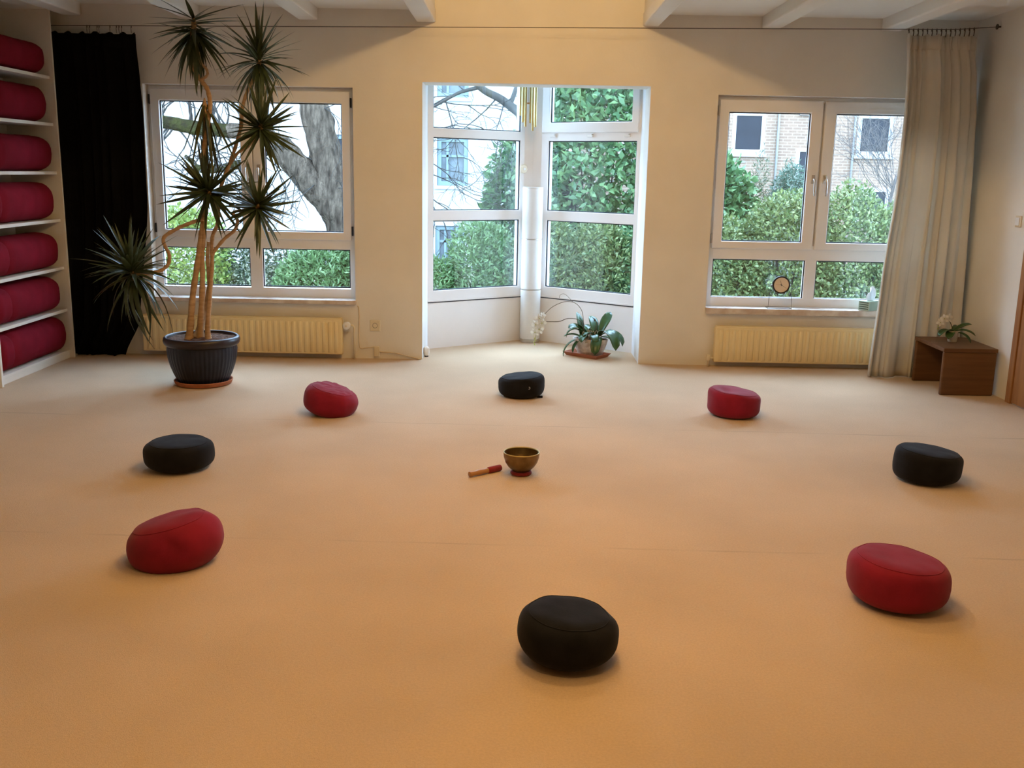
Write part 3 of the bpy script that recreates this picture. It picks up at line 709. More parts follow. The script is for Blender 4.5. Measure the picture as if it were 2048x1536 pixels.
cane([(-2.30, .31), (-2.245, .50), (-2.195, .70), (-2.20, .90), (-2.185, 1.02)], .020, .014, dy=(.05, .06))
cane([(-2.150, .93), (-2.138, .952), (-2.061, 1.041), (-1.980, 1.108), (-1.953, 1.175), (-1.976, 1.23), (-1.905, 1.248), (-1.817, 1.264)], .013, .010, 'branch', (.02, -.06))
cane([(-2.190, 1.18), (-2.223, 1.173), (-2.273, 1.155), (-2.367, 1.115), (-2.465, 1.05), (-2.454, .984), (-2.429, .935), (-2.436, .868), (-2.492, .821), (-2.596, .798), (-2.667, .797)], .014, .012, 'branch', (-.02, -.10))
cane([(-2.101, 1.238), (-2.073, 1.416), (-2.015, 1.553), (-1.964, 1.689), (-1.924, 1.823), (-1.913, 1.94), (-1.875, 2.055), (-1.82, 2.155), (-1.792, 2.252)], .014, .011, 'branch', (.03, .08))
cane([(-2.015, 1.553), (-1.942, 1.639), (-1.854, 1.691), (-1.781, 1.786)], .011, .010, 'branch', (.045, -.04))
cane([(-2.180, 2.112), (-2.135, 2.15), (-2.140, 2.19), (-2.175, 2.23), (-2.19, 2.30)], .010, .008, 'branch', (.02, .03))

def strap_leaf(droop, wid, seg=8):
    vs, fs = [], []
    for i in range(seg + 1):
        t = i / seg; ww = wid * (.55 + .45 * min(1, t * 5)) * (1 - t ** 2.2) ** .9 if i < seg else 0.0006
        x = t * (1 - .25 * abs(droop) * t); z = -droop * t * t
        vs += [(x, -ww, z + ww * .35), (x, 0, z), (x, ww, z + ww * .35)]
    for i in range(seg):
        for j in range(2): q = i * 3 + j; fs.append((q, q + 3, q + 4, q + 1))
    return vs, fs
LEAVES = []
for d in (-.08, .05, .16, .32, .55, .85):
    b = MB(); b.add(*strap_leaf(d, .043)); LEAVES.append(b.mesh('leaf', MT['leaf'], True))
OLD = []
for d in (.05, .2):
    b = MB(); b.add(*strap_leaf(d, .036)); OLD.append(b.mesh('leaf', MT['leaf_old'], True))
def crown(x, y, z, n, L, seed, elev, droop, core=.05, axis=(0, 0, 1), meshes=None, r=.016):
    rnd = random.Random(seed); ax = Vector(axis).normalized(); q = Vector((0, 0, 1)).rotation_difference(ax)
    b = MB((x, y, z)); p = Vector((x, y, z))
    b.tube([p - ax * core * 1.6, p - ax * core * .5, p + ax * core * .4, p + ax * core], [r * .7, r, r, r * .3], 8)
    c = link('crown', b.mesh('crown', MT['cane'], True), dc, p - of)
    for i in range(n):
        t = (i + .5) / n
        az = i * 2.39996 + rnd.uniform(-.25, .25)
        el = elev[0] + (elev[1] - elev[0]) * (t ** .8) + rnd.uniform(-.14, .14)
        ln = L * rnd.uniform(.78, 1.08) * (1 - .25 * max(0, t - .8) * 3)
        dr_ = droop[0] + (droop[1] - droop[0]) * (1 - t) * rnd.uniform(.5, 1.3)
        ms = meshes or LEAVES
        vals = (-.08, .05, .16, .32, .55, .85) if ms is LEAVES else (.05, .2)
        k_ = min(range(len(ms)), key=lambda a_: abs(vals[a_] - dr_))
        M = q.to_matrix() @ Matrix.Rotation(az, 3, 'Z') @ Matrix.Rotation(-el, 3, 'Y') @ Matrix.Rotation(rnd.uniform(-.5, .5), 3, 'X')
        lf = link('leaf', ms[k_], c)
        lf.matrix_local = Matrix.Translation(ax * core * (t * 1.6 - .8)) @ M.to_4x4() @ Matrix.Diagonal((ln, ln, ln, 1))
R_ = math.radians
EXTRA = MB(of)
def extra(x, y, z, n, L, seed, elev, droop, axis=(0, 0, 1)):
    rnd = random.Random(seed * 7 + 3); q = Vector((0, 0, 1)).rotation_difference(Vector(axis).normalized())
    for i in range(int(n * 1.5)):
        az = rnd.uniform(0, 2 * PI); el = rnd.uniform(*elev); ln = L * rnd.uniform(.55, .95); vs, fs = strap_leaf(rnd.uniform(*droop), .042, 6)
        M = q.to_matrix() @ Matrix.Rotation(az, 3, 'Z') @ Matrix.Rotation(-el, 3, 'Y') @ Matrix.Rotation(rnd.uniform(-.5, .5), 3, 'X')
        EXTRA.add([M @ (Vector(v) * ln) + Vector((x, y, z)) for v in vs], fs)
for a_ in ((-2.218, -1.05, 2.43, 34, .37, 1, (R_(-80), R_(15)), (0, .3)), (-1.792, -1.02, 2.24, 30, .36, 2, (R_(-60), R_(75)), (0, .5)), (-1.765, -1.14, 1.80, 24, .33, 3, (R_(-40), R_(70)), (0, .15), (.15, -.55, .6)), (-2.138, -1.14, 1.362, 24, .35, 4, (R_(-40), R_(70)), (0, .15), (-.1, -.6, .6)), (-1.80, -1.16, 1.266, 24, .33, 5, (R_(-40), R_(70)), (0, .15), (.2, -.55, .6)), (-2.678, -1.20, .797, 34, .42, 6, (R_(-60), R_(75)), (0, .7), (-.15, -.2, .9))): extra(*a_)
e_ = EXTRA.build('inner_leaves', MT['leaf'], dc, True); e_['kind'] = 'stuff'
crown(-2.218, -1.05, 2.45, 46, .385, 1, (R_(-85), R_(24)), (.0, .30), .09)
crown(-1.792, -1.02, 2.262, 50, .37, 2, (R_(-75), R_(78)), (-.05, .50), .08)
crown(-1.765, -1.14, 1.800, 44, .35, 3, (R_(-60), R_(75)), (.0, .14), .05, (.15, -.55, .6))
crown(-2.138, -1.14, 1.362, 46, .37, 4, (R_(-60), R_(75)), (.0, .16), .05, (-.1, -.6, .6))
crown(-1.800, -1.16, 1.266, 42, .35, 5, (R_(-60), R_(75)), (.0, .16), .05, (.2, -.55, .6))
crown(-2.678, -1.20, .797, 52, .44, 6, (R_(-70), R_(80)), (.0, .75), .06, (-.15, -.2, .9))
crown(-2.160, -1.08, 1.93, 18, .46, 7, (R_(-86), R_(-58)), (.0, .12), .07, (0, 0, 1), OLD, .014)

# ------------------------------------------------------------------ bay: tall lamp, wind chime, orchid
lp = thing('floor_lamp', (.136, .99, 0), 'tall white cylindrical floor lamp standing in the corner of the bay', 'lamp'); of = lp.location
MB().lathe([(0, 0), (.084, 0), (.088, .004), (.088, .030), (.084, .034), (0, .034)], n=40).build('base', MT['chrome'], lp, True, SM)
for i in range(3):
    z0 = .034 + i * .459; z1 = z0 + .452
    MB().lathe([(.086, z0), (.092, z0 + .004), (.092, z1 - .004), (.086, z1)], n=40).build('shade_segment', MT['paper'], lp, True, SM)
    MB().lathe([(.083, z1 - .002), (.0895, z1 - .001), (.0895, z1 + .008), (.083, z1 + .009)], n=40).build('seam_ring', MT['chrome'], lp, True, SM)

MB().lathe([(0, 1.404), (.0895, 1.404), (.0915, 1.407), (.0915, 1.413), (0, 1.413)], n=40).build('top_cap', MT['paper'], lp, True, SM)

wc = thing('wind_chime', (.075, .70, 2.45), 'brass tube wind chime hanging in the top of the bay', 'wind chime'); of = wc.location
MB(of).lathe([(0, 2.395), (.075, 2.395), (.075, 2.41), (0, 2.41)], (.075, .70, 0), 24).build('top_disc', MT['tablewood'], wc, True, SM)
MB(of).tube([(.075, .70, 2.405), (.075, .70, 2.449)], .0022, 6).build('cord', MT['stem'], wc)
MB(of).lathe([(0, 2.115), (.020, 2.115), (.020, 2.127), (0, 2.127)], (.075, .70, 0), 16).build('clapper', MT['mallet'], wc, True, SM)
MB(of).tube([(.075, .70, 2.12), (.075, .70, 2.40)], .0012, 5).build('clapper_cord', MT['stem'], wc)
for i, (dx, dy, zb) in enumerate(((-.068, .0, 2.018), (-.044, -.045, 1.96), (-.022, -.062, 1.925), (.018, -.062, 1.955), (.040, -.045, 1.892), (.064, .0, 1.925), (.045, .05, 1.99), (-.03, .058, 1.98))):
    t = MB(of).tube([(.075 + dx, .70 + dy, zb), (.075 + dx, .70 + dy, 2.37)], .0095, 12).build('chime_tube', MT['brass'], wc, True, SM)
    MB(of).tube([(.075 + dx, .70 + dy, 2.36), (.075 + dx, .70 + dy, 2.398)], .0009, 5).build('string', MT['stem'], t)
    t.parent = wc

def broad_leaf(b, base, az, el, L, W, curl, roll=0.0, seg=9, th=.002):
    """arched strap leaf of an orchid: base point, azimuth, start elevation, length, half width, total downward bend"""
    p = Vector(base); h = Vector((math.cos(az), math.sin(az), 0)); side0 = Vector((-math.sin(az), math.cos(az), 0))
    rows = []
    for i in range(seg + 1):
        t = i / seg; e = el - curl * t
        if i: p = p + (h * math.cos(e) + Vector((0, 0, 1)) * math.sin(e)) * (L / seg)
        nrm = Vector((0, 0, 1)) * math.cos(e) - h * math.sin(e)
        rr = roll * t; side = side0 * math.cos(rr) + nrm * math.sin(rr); up = nrm * math.cos(rr) - side0 * math.sin(rr)
        ww = W * (.35 + .65 * math.sin(min(1, t * 1.35) * PI / 2)) * (1 - t ** 3.5) ** .5 + .0005
        rows.append([p - side * ww + up * ww * .28, p - side * ww * .5 + up * ww * .06, p.copy(), p + side * ww * .5 + up * ww * .06, p + side * ww + up * ww * .28])
    vs = [q for r in rows for q in r]; fs = []
    for i in range(seg):
        for j in range(4): q = i * 5 + j; fs.append((q, q + 5, q + 6, q + 1))
    b.add(vs, fs); return b
def orchid_flower(par, of, c, face, s, label=None):
    """five petals and a lip around c, facing direction face"""
    f = Vector(face).normalized(); q = Vector((0, 0, 1)).rotation_difference(f); c = Vector(c)
    core = MB(of).lathe([(0, -.1 * s), (.13 * s, -.03 * s), (.10 * s, .10 * s), (0, .16 * s)], n=10)
    core.v = [tuple((q @ (Vector(v) + Vector(of))) + c - Vector(of)) for v in core.v]
    fo = core.build('flower', MT['bud'], par, True)
    for i in range(5):
        a = PI / 2 + i * 2 * PI / 5; wd = .52 if i in (1, 4) else .36
        b = MB(of); vs, fs = [], []
        for r_ in range(6):
            t = r_ / 5; ww = wd * s * math.sin(PI * min(.97, .12 + t * .85)) ** .7
            for k_ in (-1, 0, 1):
                lx = t * s; ly = k_ * ww * .9; lz = .12 * s * t * t + .06 * s * abs(k_) - .02 * s
                vs.append(Vector((math.cos(a) * lx - math.sin(a) * ly, math.sin(a) * lx + math.cos(a) * ly, lz)))
        for r_ in range(5):
            for k_ in range(2): w_ = r_ * 3 + k_; fs.append((w_, w_ + 3, w_ + 4, w_ + 1))
        b.add([q @ v + c for v in vs], fs); p_ = b.build('petal', MT['petal'], fo, True)
        md = p_.modifiers.new('thickness', 'SOLIDIFY'); md.thickness = .0008
    return fo
def leaf_obj(par, of, *a, **k):
    b = MB(of); broad_leaf(b, *a, **k); o = b.build('leaf', MT['orchid'], par, True)
    md = o.modifiers.new('thickness', 'SOLIDIFY'); md.thickness = .0025
    return o
# tray
OC = Vector((.652, .318))
trz = math.radians(-40)
tr = thing('plant_tray', (.622, .312, 0), 'rectangular terracotta coloured tray under the orchid bowl', 'tray', rz=R_(-40))
def rect(a, b, z): return [(-a, -b, z), (a, -b, z), (a, b, z), (-a, b, z)]
b = MB(); vs = rect(.158, .085, .001) + rect(.182, .108, .034) + rect(.172, .098, .034) + rect(.152, .079, .006)
fs = [(3, 2, 1, 0)] + [(l * 4 + i, l * 4 + (i + 1) % 4, (l + 1) * 4 + (i + 1) % 4, (l + 1) * 4 + i) for l in range(3) for i in range(4)]
b.add(vs, fs); b.add(rect(.152, .079, .006), [(0, 1, 2, 3)])
b.build('tray', MT['tray'], tr)
orc = thing('potted_orchid', (.650, .318, .008), 'white orchid with broad leaves in an oval mottled stone bowl', 'plant'); of = orc.location
# oval stone bowl
prof = [(.10, 0), (.112, .01), (.128, .05), (.146, .10), (.158, .145), (.152, .150), (.142, .143), (.128, .10), (.10, .09)]
vs, fs, k = [], [], 44
ca, sa2 = math.cos(R_(-28)), math.sin(R_(-28))
for r, z in prof:
    for j in range(k):
        a = 2 * PI * j / k; nz = 1 + .03 * mnoise.noise(Vector((math.cos(a) * 3, math.sin(a) * 3, z * 20)))
        ex, ey = r * nz * math.cos(a), r * .66 * nz * math.sin(a)
        vs.append((.650 + ex * ca - ey * sa2, .318 + ex * sa2 + ey * ca, .008 + z))
for i in range(len(prof) - 1):
    for j in range(k): fs.append((i * k + j, i * k + (j + 1) % k, (i + 1) * k + (j + 1) % k, (i + 1) * k + j))
fs.append(tuple(range(k))[::-1]); fs.append(tuple(range((len(prof) - 1) * k, len(prof) * k)))
MB(of).add(vs, fs).build('stone_bowl', MT['stone'], orc, True)
vs, fs = [(.65, .318, .15)], []
for i in range(1, 6):
    for j in range(36):
        a = 2 * PI * j / 36; r = i / 5; ex, ey = .14 * r * math.cos(a), .092 * r * math.sin(a)
        vs.append((.650 + ex * ca - ey * sa2, .318 + ex * sa2 + ey * ca, .148 + .012 * (1 - r) + .010 * mnoise.noise(Vector((ex * 50, ey * 50, 2)))))
for j in range(36): fs.append((0, 1 + j, 1 + (j + 1) % 36))
for i in range(4):
    for j in range(36): fs.append((1 + i * 36 + j, 1 + (i + 1) * 36 + j, 1 + (i + 1) * 36 + (j + 1) % 36, 1 + i * 36 + (j + 1) % 36))
MB(of).add(vs, fs).build('bark_mulch', MT['soil'], orc, True)
for base, az, el, L, W_, cu, ro in [
    ((.61, .29, .17), R_(-110), R_(50), .14, .036, 1.9, .2), ((.64, .31, .19), R_(150), R_(65), .18, .038, 1.5, .3), ((.69, .33, .19), R_(100), R_(70), .18, .040, .9, .2), ((.66, .28, .18), R_(-80), R_(40), .13, .034, 1.7, .1),
    ((.57, .31, .16), R_(200), R_(38), .145, .042, 1.0, .3), ((.56, .31, .15), R_(190), R_(0), .20, .026, 1.5, .2), ((.57, .30, .15), R_(215), R_(-10), .13, .018, 1.3, 0),
    ((.575, .32, .17), R_(110), R_(80), .20, .034, .7, .5), ((.58, .31, .19), R_(190), R_(75), .17, .034, 2.7, .2), ((.585, .31, .20), R_(200), R_(70), .14, .040, 1.6, -.4),
    ((.60, .34, .19), R_(60), R_(60), .15, .034, 1.4, .2), ((.66, .36, .19), R_(80), R_(40), .15, .040, 1.2, 0), ((.64, .35, .19), R_(20), R_(50), .13, .036, 1.2, .3),
    ((.725, .29, .18), R_(55), R_(62), .225, .040, .5, .5), ((.72, .28, .185), R_(-60), R_(60), .30, .050, 2.5, .1), ((.735, .30, .18), R_(-20), R_(55), .23, .042, 2.4, .3),
    ((.72, .27, .17), R_(-105), R_(25), .21, .044, 1.9, -.2), ((.74, .31, .17), R_(5), R_(10), .15, .034, 1.3, .4), ((.68, .29, .18), R_(-140), R_(50), .13, .030, 1.5, .2)]:
    leaf_obj(orc, of, base, az, el, L * 1.18, W_ * 1.15, cu, ro)
for pts, r in [([(.60, .31, .16), (.585, .32, .30), (.568, .32, .392), (.51, .32, .456), (.424, .32, .467), (.317, .31, .422), (.242, .30, .351)], .0026),
               ([(.60, .30, .16), (.575, .30, .28), (.536, .30, .318), (.45, .30, .325), (.38, .29, .30), (.321, .29, .296), (.25, .28, .30), (.205, .28, .32)], .0032),
               ([(.49, .32, .464), (.44, .33, .515), (.409, .33, .532), (.38, .33, .522), (.371, .33, .496)], .0015),
               ([(.69, .32, .17), (.70, .32, .28), (.685, .32, .315), (.66, .32, .335)], .0028)]:
    MB(of).tube(spline(pts, 5), r, 6).build('flower_stem', MT['stem'], orc, True)
MB(of).lathe([(0, .300), (.007, .308), (.008, .318), (0, .330)], (.682, .32, .0), 8).build('bud', MT['stem'], orc, True)
rnd = random.Random(4)
for i in range(16):
    x0 = rnd.uniform(.58, .72); y0 = rnd.uniform(.25, .33); dx = rnd.uniform(-.06, .06)
    MB(of).tube(spline([(x0, y0, .15), (x0 + dx * .4, y0 - .02, .15 + rnd.uniform(.03, .09)), (x0 + dx, y0 - .05, .155), (x0 + dx * 1.2, y0 - .06 - rnd.random() * .03, .13)], 4), .0022, 5).build('aerial_root', MT['root'], orc, True)
for c_, fa, s_ in [((.205, .272, .325), (-.3, -1, .3), .042), ((.228, .268, .285), (.3, -1, .1), .044), ((.175, .268, .270), (-.5, -1, .0), .042), ((.205, .262, .232), (.0, -1, -.1), .046), ((.170, .264, .205), (-.4, -1, -.2), .044), ((.235, .27, .352), (.5, -.8, .6), .030)]:
    orchid_flower(orc, of, c_, fa, s_)
MB(of).tube(spline([(.20, .285, .315), (.185, .285, .25), (.18, .285, .19), (.172, .28, .145), (.166, .28, .10)], 4), .0016, 5).build('flower_stem', MT['bud'], orc, True)
for bx, bz in ((.170, .150), (.178, .135), (.166, .118), (.170, .098)):
    MB(of).lathe([(0, -.009), (.006, -.004), (.007, .003), (0, .009)], (bx, .278, bz), 8).build('bud', MT['bud'], orc, True)

# ------------------------------------------------------------------ wooden side table and small orchid
tb = thing('side_table', (3.325, -.72, 0), 'low brown wooden bench table standing in the right corner', 'table'); of = tb.location
MB(of).bbox(3.125, 3.520, -.995, -.455, .322, .350, .003).build('table_top', MT['tablewood'], tb)
for y0, y1 in ((-.993, -.963), (-.487, -.457)):
    MB(of).bbox(3.127, 3.518, y0, y1, .0, .3225, .012, 3).build('leg_panel', MT['tablewood'], tb)
o2 = thing('potted_orchid', (3.315, -.68, .350), 'little white orchid in a small white pot on the wooden table', 'plant'); of = o2.location
MB().lathe([(0, 0), (.030, 0), (.033, .003), (.042, .075), (.043, .085), (.039, .085), (.034, .07), (0, .066)], n=28).build('pot', MT['petal'], o2, True, SM)
for base, az, el, L, W_, cu, ro in [((0, 0, .07), R_(205), R_(45), .16, .040, 1.7, .2), ((0, 0, .07), R_(230), R_(30), .12, .034, 1.6, -.2), ((0, .01, .07), R_(15), R_(45), .18, .026, .8, .3), ((0, 0, .075), R_(-25), R_(35), .17, .024, 1.3, .2), ((.01, 0, .07), R_(-50), R_(20), .16, .022, 1.4, 0), ((0, .01, .07), R_(50), R_(40), .15, .026, .9, .4)]:
    leaf_obj(o2, (0, 0, 0), base, az, el, L, W_, cu, ro)
MB().tube(spline([(0, 0, .07), (-.02, 0, .13), (-.055, -.01, .175), (-.085, -.015, .19), (-.11, -.02, .165), (-.125, -.02, .12)], 5), .0028, 6).build('flower_stem', MT['stem'], o2, True)
for c_, fa, s_ in [((-.055, -.03, .185), (.2, -1, .2), .036), ((-.09, -.035, .178), (-.3, -1, .1), .036), ((-.118, -.035, .150), (-.6, -1, -.1), .032)]:
    orchid_flower(o2, (0, 0, 0), c_, fa, s_)
for bz in (.118, .10): MB().lathe([(0, -.008), (.006, 0), (0, .009)], (-.126, -.022, bz), 8).build('bud', MT['bud'], o2, True)

# ------------------------------------------------------------------ clock and tissue box on the right sill
SZ = WZ[0]
ck = thing('desk_clock', (2.165, -.01, SZ), 'round desk clock with a brown face on a wire stand on the right sill', 'clock'); of = ck.location
cc = (2.165, -.012, .684)
MB(of).lathe([(.060, 0), (.069, 0), (.073, .006), (.073, .020), (.069, .024), (.064, .024), (.060, .020)], cc, 40, 'Y').build('rim', MT['clockrim'], ck, True, SM)
f_ = MB(of).lathe([(0, .010), (.064, .010), (.064, .016), (0, .016)], cc, 40, 'Y').build('dial', MT['clockface'], ck, True, SM)
def hand(a, L, w, v, nm):
    d = Vector((math.sin(a), 0, math.cos(a))); s = Vector((d.z, 0, -d.x)); c = Vector(cc) + Vector((0, -v, 0))
    q = [c - d * .010 - s * w, c - d * .010 + s * w, c + d * L + s * w * .5, c + d * L - s * w * .5]
    b = MB(of); b.add(q + [p - Vector((0, .001, 0)) for p in q], [(3, 2, 1, 0), (4, 5, 6, 7), (0, 1, 5, 4), (1, 2, 6, 5), (2, 3, 7, 6), (3, 0, 4, 7)]); b.build(nm, MT['ink'], f_)
hand(R_(122), .050, .0012, .0175, 'minute_hand'); hand(R_(-15), .038, .0016, .019, 'hour_hand'); hand(R_(-85), .046, .0006, .0205, 'second_hand')
b = MB(of); b.lathe([(0, .0165), (.004, .0165), (.004, .0225), (0, .0225)], cc, 12, 'Y'); b.build('pivot', MT['ink'], f_)
MB(of).tube([(2.092, -.022, .684), (2.082, -.022, .66), (2.072, -.026, .56), (2.068, -.032, SZ + .003), (2.262, -.032, SZ + .003), (2.258, -.026, .56), (2.248, -.022, .66), (2.238, -.022, .684)], .0022, 6).build('wire_stand', MT['wire'], ck, True)
MB(of).tube([(2.068, -.032, SZ + .003), (2.072, .07, SZ + .003), (2.258, .07, SZ + .003), (2.262, -.032, SZ + .003)], .0020, 6).build('stand_foot', MT['wire'], ck, True)
for sx_ in (2.092, 2.238): MB(of).lathe([(0, -.006), (.005, -.006), (.005, .006), (0, .006)], (sx_, -.022, .684), 10, 'X').build('side_screw', MT['chrome'], ck, True)

tx = thing('tissue_box', (2.905, .0, SZ), 'green tissue box with a white tissue on the right sill by the curtain', 'tissue box', rz=R_(38))
MB().bbox(-.065, .11, -.042, .055, 0, .078, .002).build('box', MT['boxgreen'], tx)
for i in range(4): MB().box(-.0658, -.0645, -.036, .049, .012 + i * .017, .020 + i * .017).build('printed_bar', MT['boxdark'], tx)
vs, fs = [], []
for j in range(7):
    for i in range(15):
        u = i / 14 * 2 - 1; s = j / 6
        vs.append((.02 + u * (.030 + .030 * math.sin(s * 2.6)) + .012 * s, .005 + .012 * math.sin(u * 5 + s * 2) * (.4 + s), -.0 + .074 + s * (.115 - .040 * u * u + .008 * math.sin(u * 9))))
for j in range(6):
    for i in range(14): q = j * 15 + i; fs.append((q, q + 1, q + 16, q + 15))
t_ = MB().add(vs, fs).build('tissue', MT['tissue'], tx, True); md = t_.modifiers.new('thickness', 'SOLIDIFY'); md.thickness = .001

# ================================================================== outside
GZ = -1.0
struct(MB().prism([(-30, .62), (BX[0] - .22, .62), (APEX[0], 1.5), (BX[1] + .22, .62), (30, .62), (30, 40), (-30, 40)], GZ - .1, GZ).build('ground_garden', MT['ground']))

def building(name, label, x0, x1, y0, z1, m):
    Bd = thing(name, ((x0 + x1) / 2, y0, GZ), label, 'building')
    return Bd
def far_window(Bd, x0, x1, z0, z1, y, fm, gm, bars=(), t=.10, sillm=None):
    of = Bd.location
    Wn = ring(Bd, 'window', (x0 - of.x, x1 - of.x, z0 - of.z, z1 - of.z), (x0 + t - of.x, x1 - t - of.x, z0 + t - of.z, z1 - t - of.z), y - .05 - of.y, y + .08 - of.y, fm, .01)
    MB(of).box(x0 + t - .01, x1 - t + .01, y - .0, y + .02, z0 + t - .01, z1 - t + .01).build('pane', MT[gm], Wn)
    for kind, p in bars:
        if kind == 'v': MB(of).box(p - .03, p + .03, y - .03, y + .03, z0 + t, z1 - t).build('glazing_bar', MT[fm], Wn)
        else: MB(of).box(x0 + t, x1 - t, y - .03, y + .03, p - .03, p + .03).build('glazing_bar', MT[fm], Wn)
    if sillm: MB(of).box(x0 - .06, x1 + .06, y - .14, y + .05, z0 - .09, z0 - .0).build('window_sill', MT[sillm], Wn)
def far_wall(Bd, x0, x1, y, z1, holes, m, depth=6):
    xs = sorted({x0, x1} | {h[0] for h in holes} | {h[1] for h in holes}); zs = sorted({GZ, z1} | {h[2] for h in holes} | {h[3] for h in holes})
    S = lambda x, z: not any(h[0] < x < h[1] and h[2] < z < h[3] for h in holes)
    o = wall_grid('wall', xs, zs, S, y, y + .3, m); del o['kind']
    o.parent = Bd; o.location = -Bd.location
    MB(Bd.location).box(x0, x1, y + .3, y + depth, GZ, z1).build('core', MT['farglass'], Bd)
WB = building('white_house', 'white rendered house with blue-grey windows behind the left garden', -16, 1.0, 18, 9, 'render_white')
wh = [(-2.10, -1.30, 1.15, 2.36), (-2.10, -1.30, 3.35, 4.55), (-2.14, -1.36, -.95, .12), (-5.05, -4.2, 1.35, 2.38), (-5.05, -4.2, 3.6, 4.8), (-9.0, -8.2, 3.4, 4.6), (-7.0, -6.2, 3.4, 4.6)]
far_wall(WB, -16, .55, 18, 5.6, wh, MT['render_white'])
MB(WB.location).prism([(-16.3, 17.6), (.85, 17.6), (.85, 24.3), (-16.3, 24.3)], 5.6, 5.85).build('roof', MT['pipe'], WB)
for i, h in enumerate(wh):
    far_window(WB, *h, 18.1, 'bluegrey', 'farpale' if i < 3 else 'farglass', (('h', h[2] + (h[3] - h[2]) * .62), ('v', h[0] + (h[1] - h[0]) * .33)), .11, 'render_white')
BB = building('brick_house', 'pale brick house with white framed windows behind the right hedge', 1.8, 18, 22, 9, 'brick')
bh = [(6.28, 7.26, 2.19, 3.39), (9.97, 11.02, 2.20, 3.38), (8.21, 9.10, 1.35, 2.39), (10.0, 11.1, .20, 1.27), (3.0, 4.0, 2.2, 3.4), (6.3, 7.25, 4.7, 5.8), (10.0, 11.0, 4.7, 5.8)]
far_wall(BB, 1.6, 18, 22, 6.6, bh, MT['brick'])
MB(BB.location).prism([(1.3, 21.5), (18.3, 21.5), (18.3, 28.3), (1.3, 28.3)], 6.6, 6.9).build('roof', MT['pipe'], BB)
for h in bh: far_window(BB, *h, 22.05, 'farwhite', 'farglass', (), .12, 'farwhite')
for px in (7.62, 9.86): MB(BB.location).tube([(px, 21.93, GZ), (px, 21.93, 6.6)], .035, 8).build('downpipe', MT['pipe'], BB, True)
MB(BB.location).box(8.22, 8.62, 21.9, 22.0, 3.32, 3.42).build('vent', MT['farwhite'], BB)
MB(BB.location).box(6.60, 6.72, 21.985, 22.0, 1.92, 1.98).build('vent', MT['pipe'], BB)

def add_np_mesh(name, V, F4, m, parent, loc):
    me = bpy.data.meshes.new(name); n = len(V)
    me.vertices.add(n); me.vertices.foreach_set('co', V.astype(np.float32).ravel())
    nf = len(F4); me.loops.add(nf * 4); me.loops.foreach_set('vertex_index', F4.astype(np.int32).ravel())
    me.polygons.add(nf); me.polygons.foreach_set('loop_start', (np.arange(nf) * 4).astype(np.int32)); 
    me.materials.append(m); me.update(calc_edges=True); me.validate()
    return link(name, me, parent, loc)
def leaves_np(P, out, L, W, rng, spread=.9, down=.0):
    n = len(P)
    d = out * .7 + rng.normal(size=(n, 3)) * spread; d[:, 2] -= down; d /= np.linalg.norm(d, axis=1, keepdims=True)
    r = rng.normal(size=(n, 3)); s = np.cross(d, r + out * .6); s /= np.linalg.norm(s, axis=1, keepdims=True) + 1e-9
    up = np.cross(d, s)
    l = (L * rng.uniform(.65, 1.2, n))[:, None]; ww = (W * rng.uniform(.7, 1.15, n))[:, None]
    b = P; tip = P + d * l - up * l * .12; m1 = P + d * l * .48 + s * ww + up * ww * .35; m2 = P + d * l * .48 - s * ww + up * ww * .35
    V = np.stack([b, m1, tip, m2], 1).reshape(-1, 3); F = np.arange(n * 4).reshape(-1, 4)
    return V, F
def bush(name, label, cat, x, y, top, rx, ry, n, L, W, m, seed, base=GZ, power=2.6, lump=.16, group=None, down=.0, fill=.55, stems=4):
    rng = np.random.default_rng(seed)
    o = thing(name, (x, y, base), label, cat, group)
    zc = (top - base) / 2; rz = (top - base) / 2
    # superellipsoid shell with lumps
    d = rng.normal(size=(n, 3)); d /= np.linalg.norm(d, axis=1, keepdims=True)
    q = (np.abs(d) ** power).sum(1) ** (-1 / power)
    K = rng.normal(size=(14, 3)); K /= np.linalg.norm(K, axis=1, keepdims=True)
    lm = (np.exp(-(1 - d @ K.T) * 9) * rng.uniform(-.6, 1.0, 14)).sum(1)
    fine = np.sin(d[:, 0] * 13 + seed) * np.sin(d[:, 1] * 11) * np.sin(d[:, 2] * 15 + 2)
    rad = q * (1 + lump * lm + .07 * fine) * (fill + (1 - fill) * rng.random(n) ** .45)
    P = d * rad[:, None] * np.array([rx, ry, rz]) + np.array([0, 0, zc])
    keep = P[:, 2] > .02; P = P[keep]; d = d[keep]
    V, F = leaves_np(P, d, L, W, rng, down=down)
    V[:, 2] = np.maximum(V[:, 2], .005)
    f = add_np_mesh('foliage', V, F, m, o, (0, 0, 0)); f['kind'] = 'stuff'
    rn = random.Random(seed)
    for i in range(stems):
        a = rn.uniform(0, 6.28); ex, ey = rx * .6 * math.cos(a), ry * .6 * math.sin(a)
        MB().tube(spline([(ex * .2, ey * .2, 0), (ex * .4, ey * .5, rz * .6), (ex, ey, rz * 1.45)], 4), [.022 - .0018 * k for k in range(9)], 6).build('stem', MT['twig'], o, True)
    return o
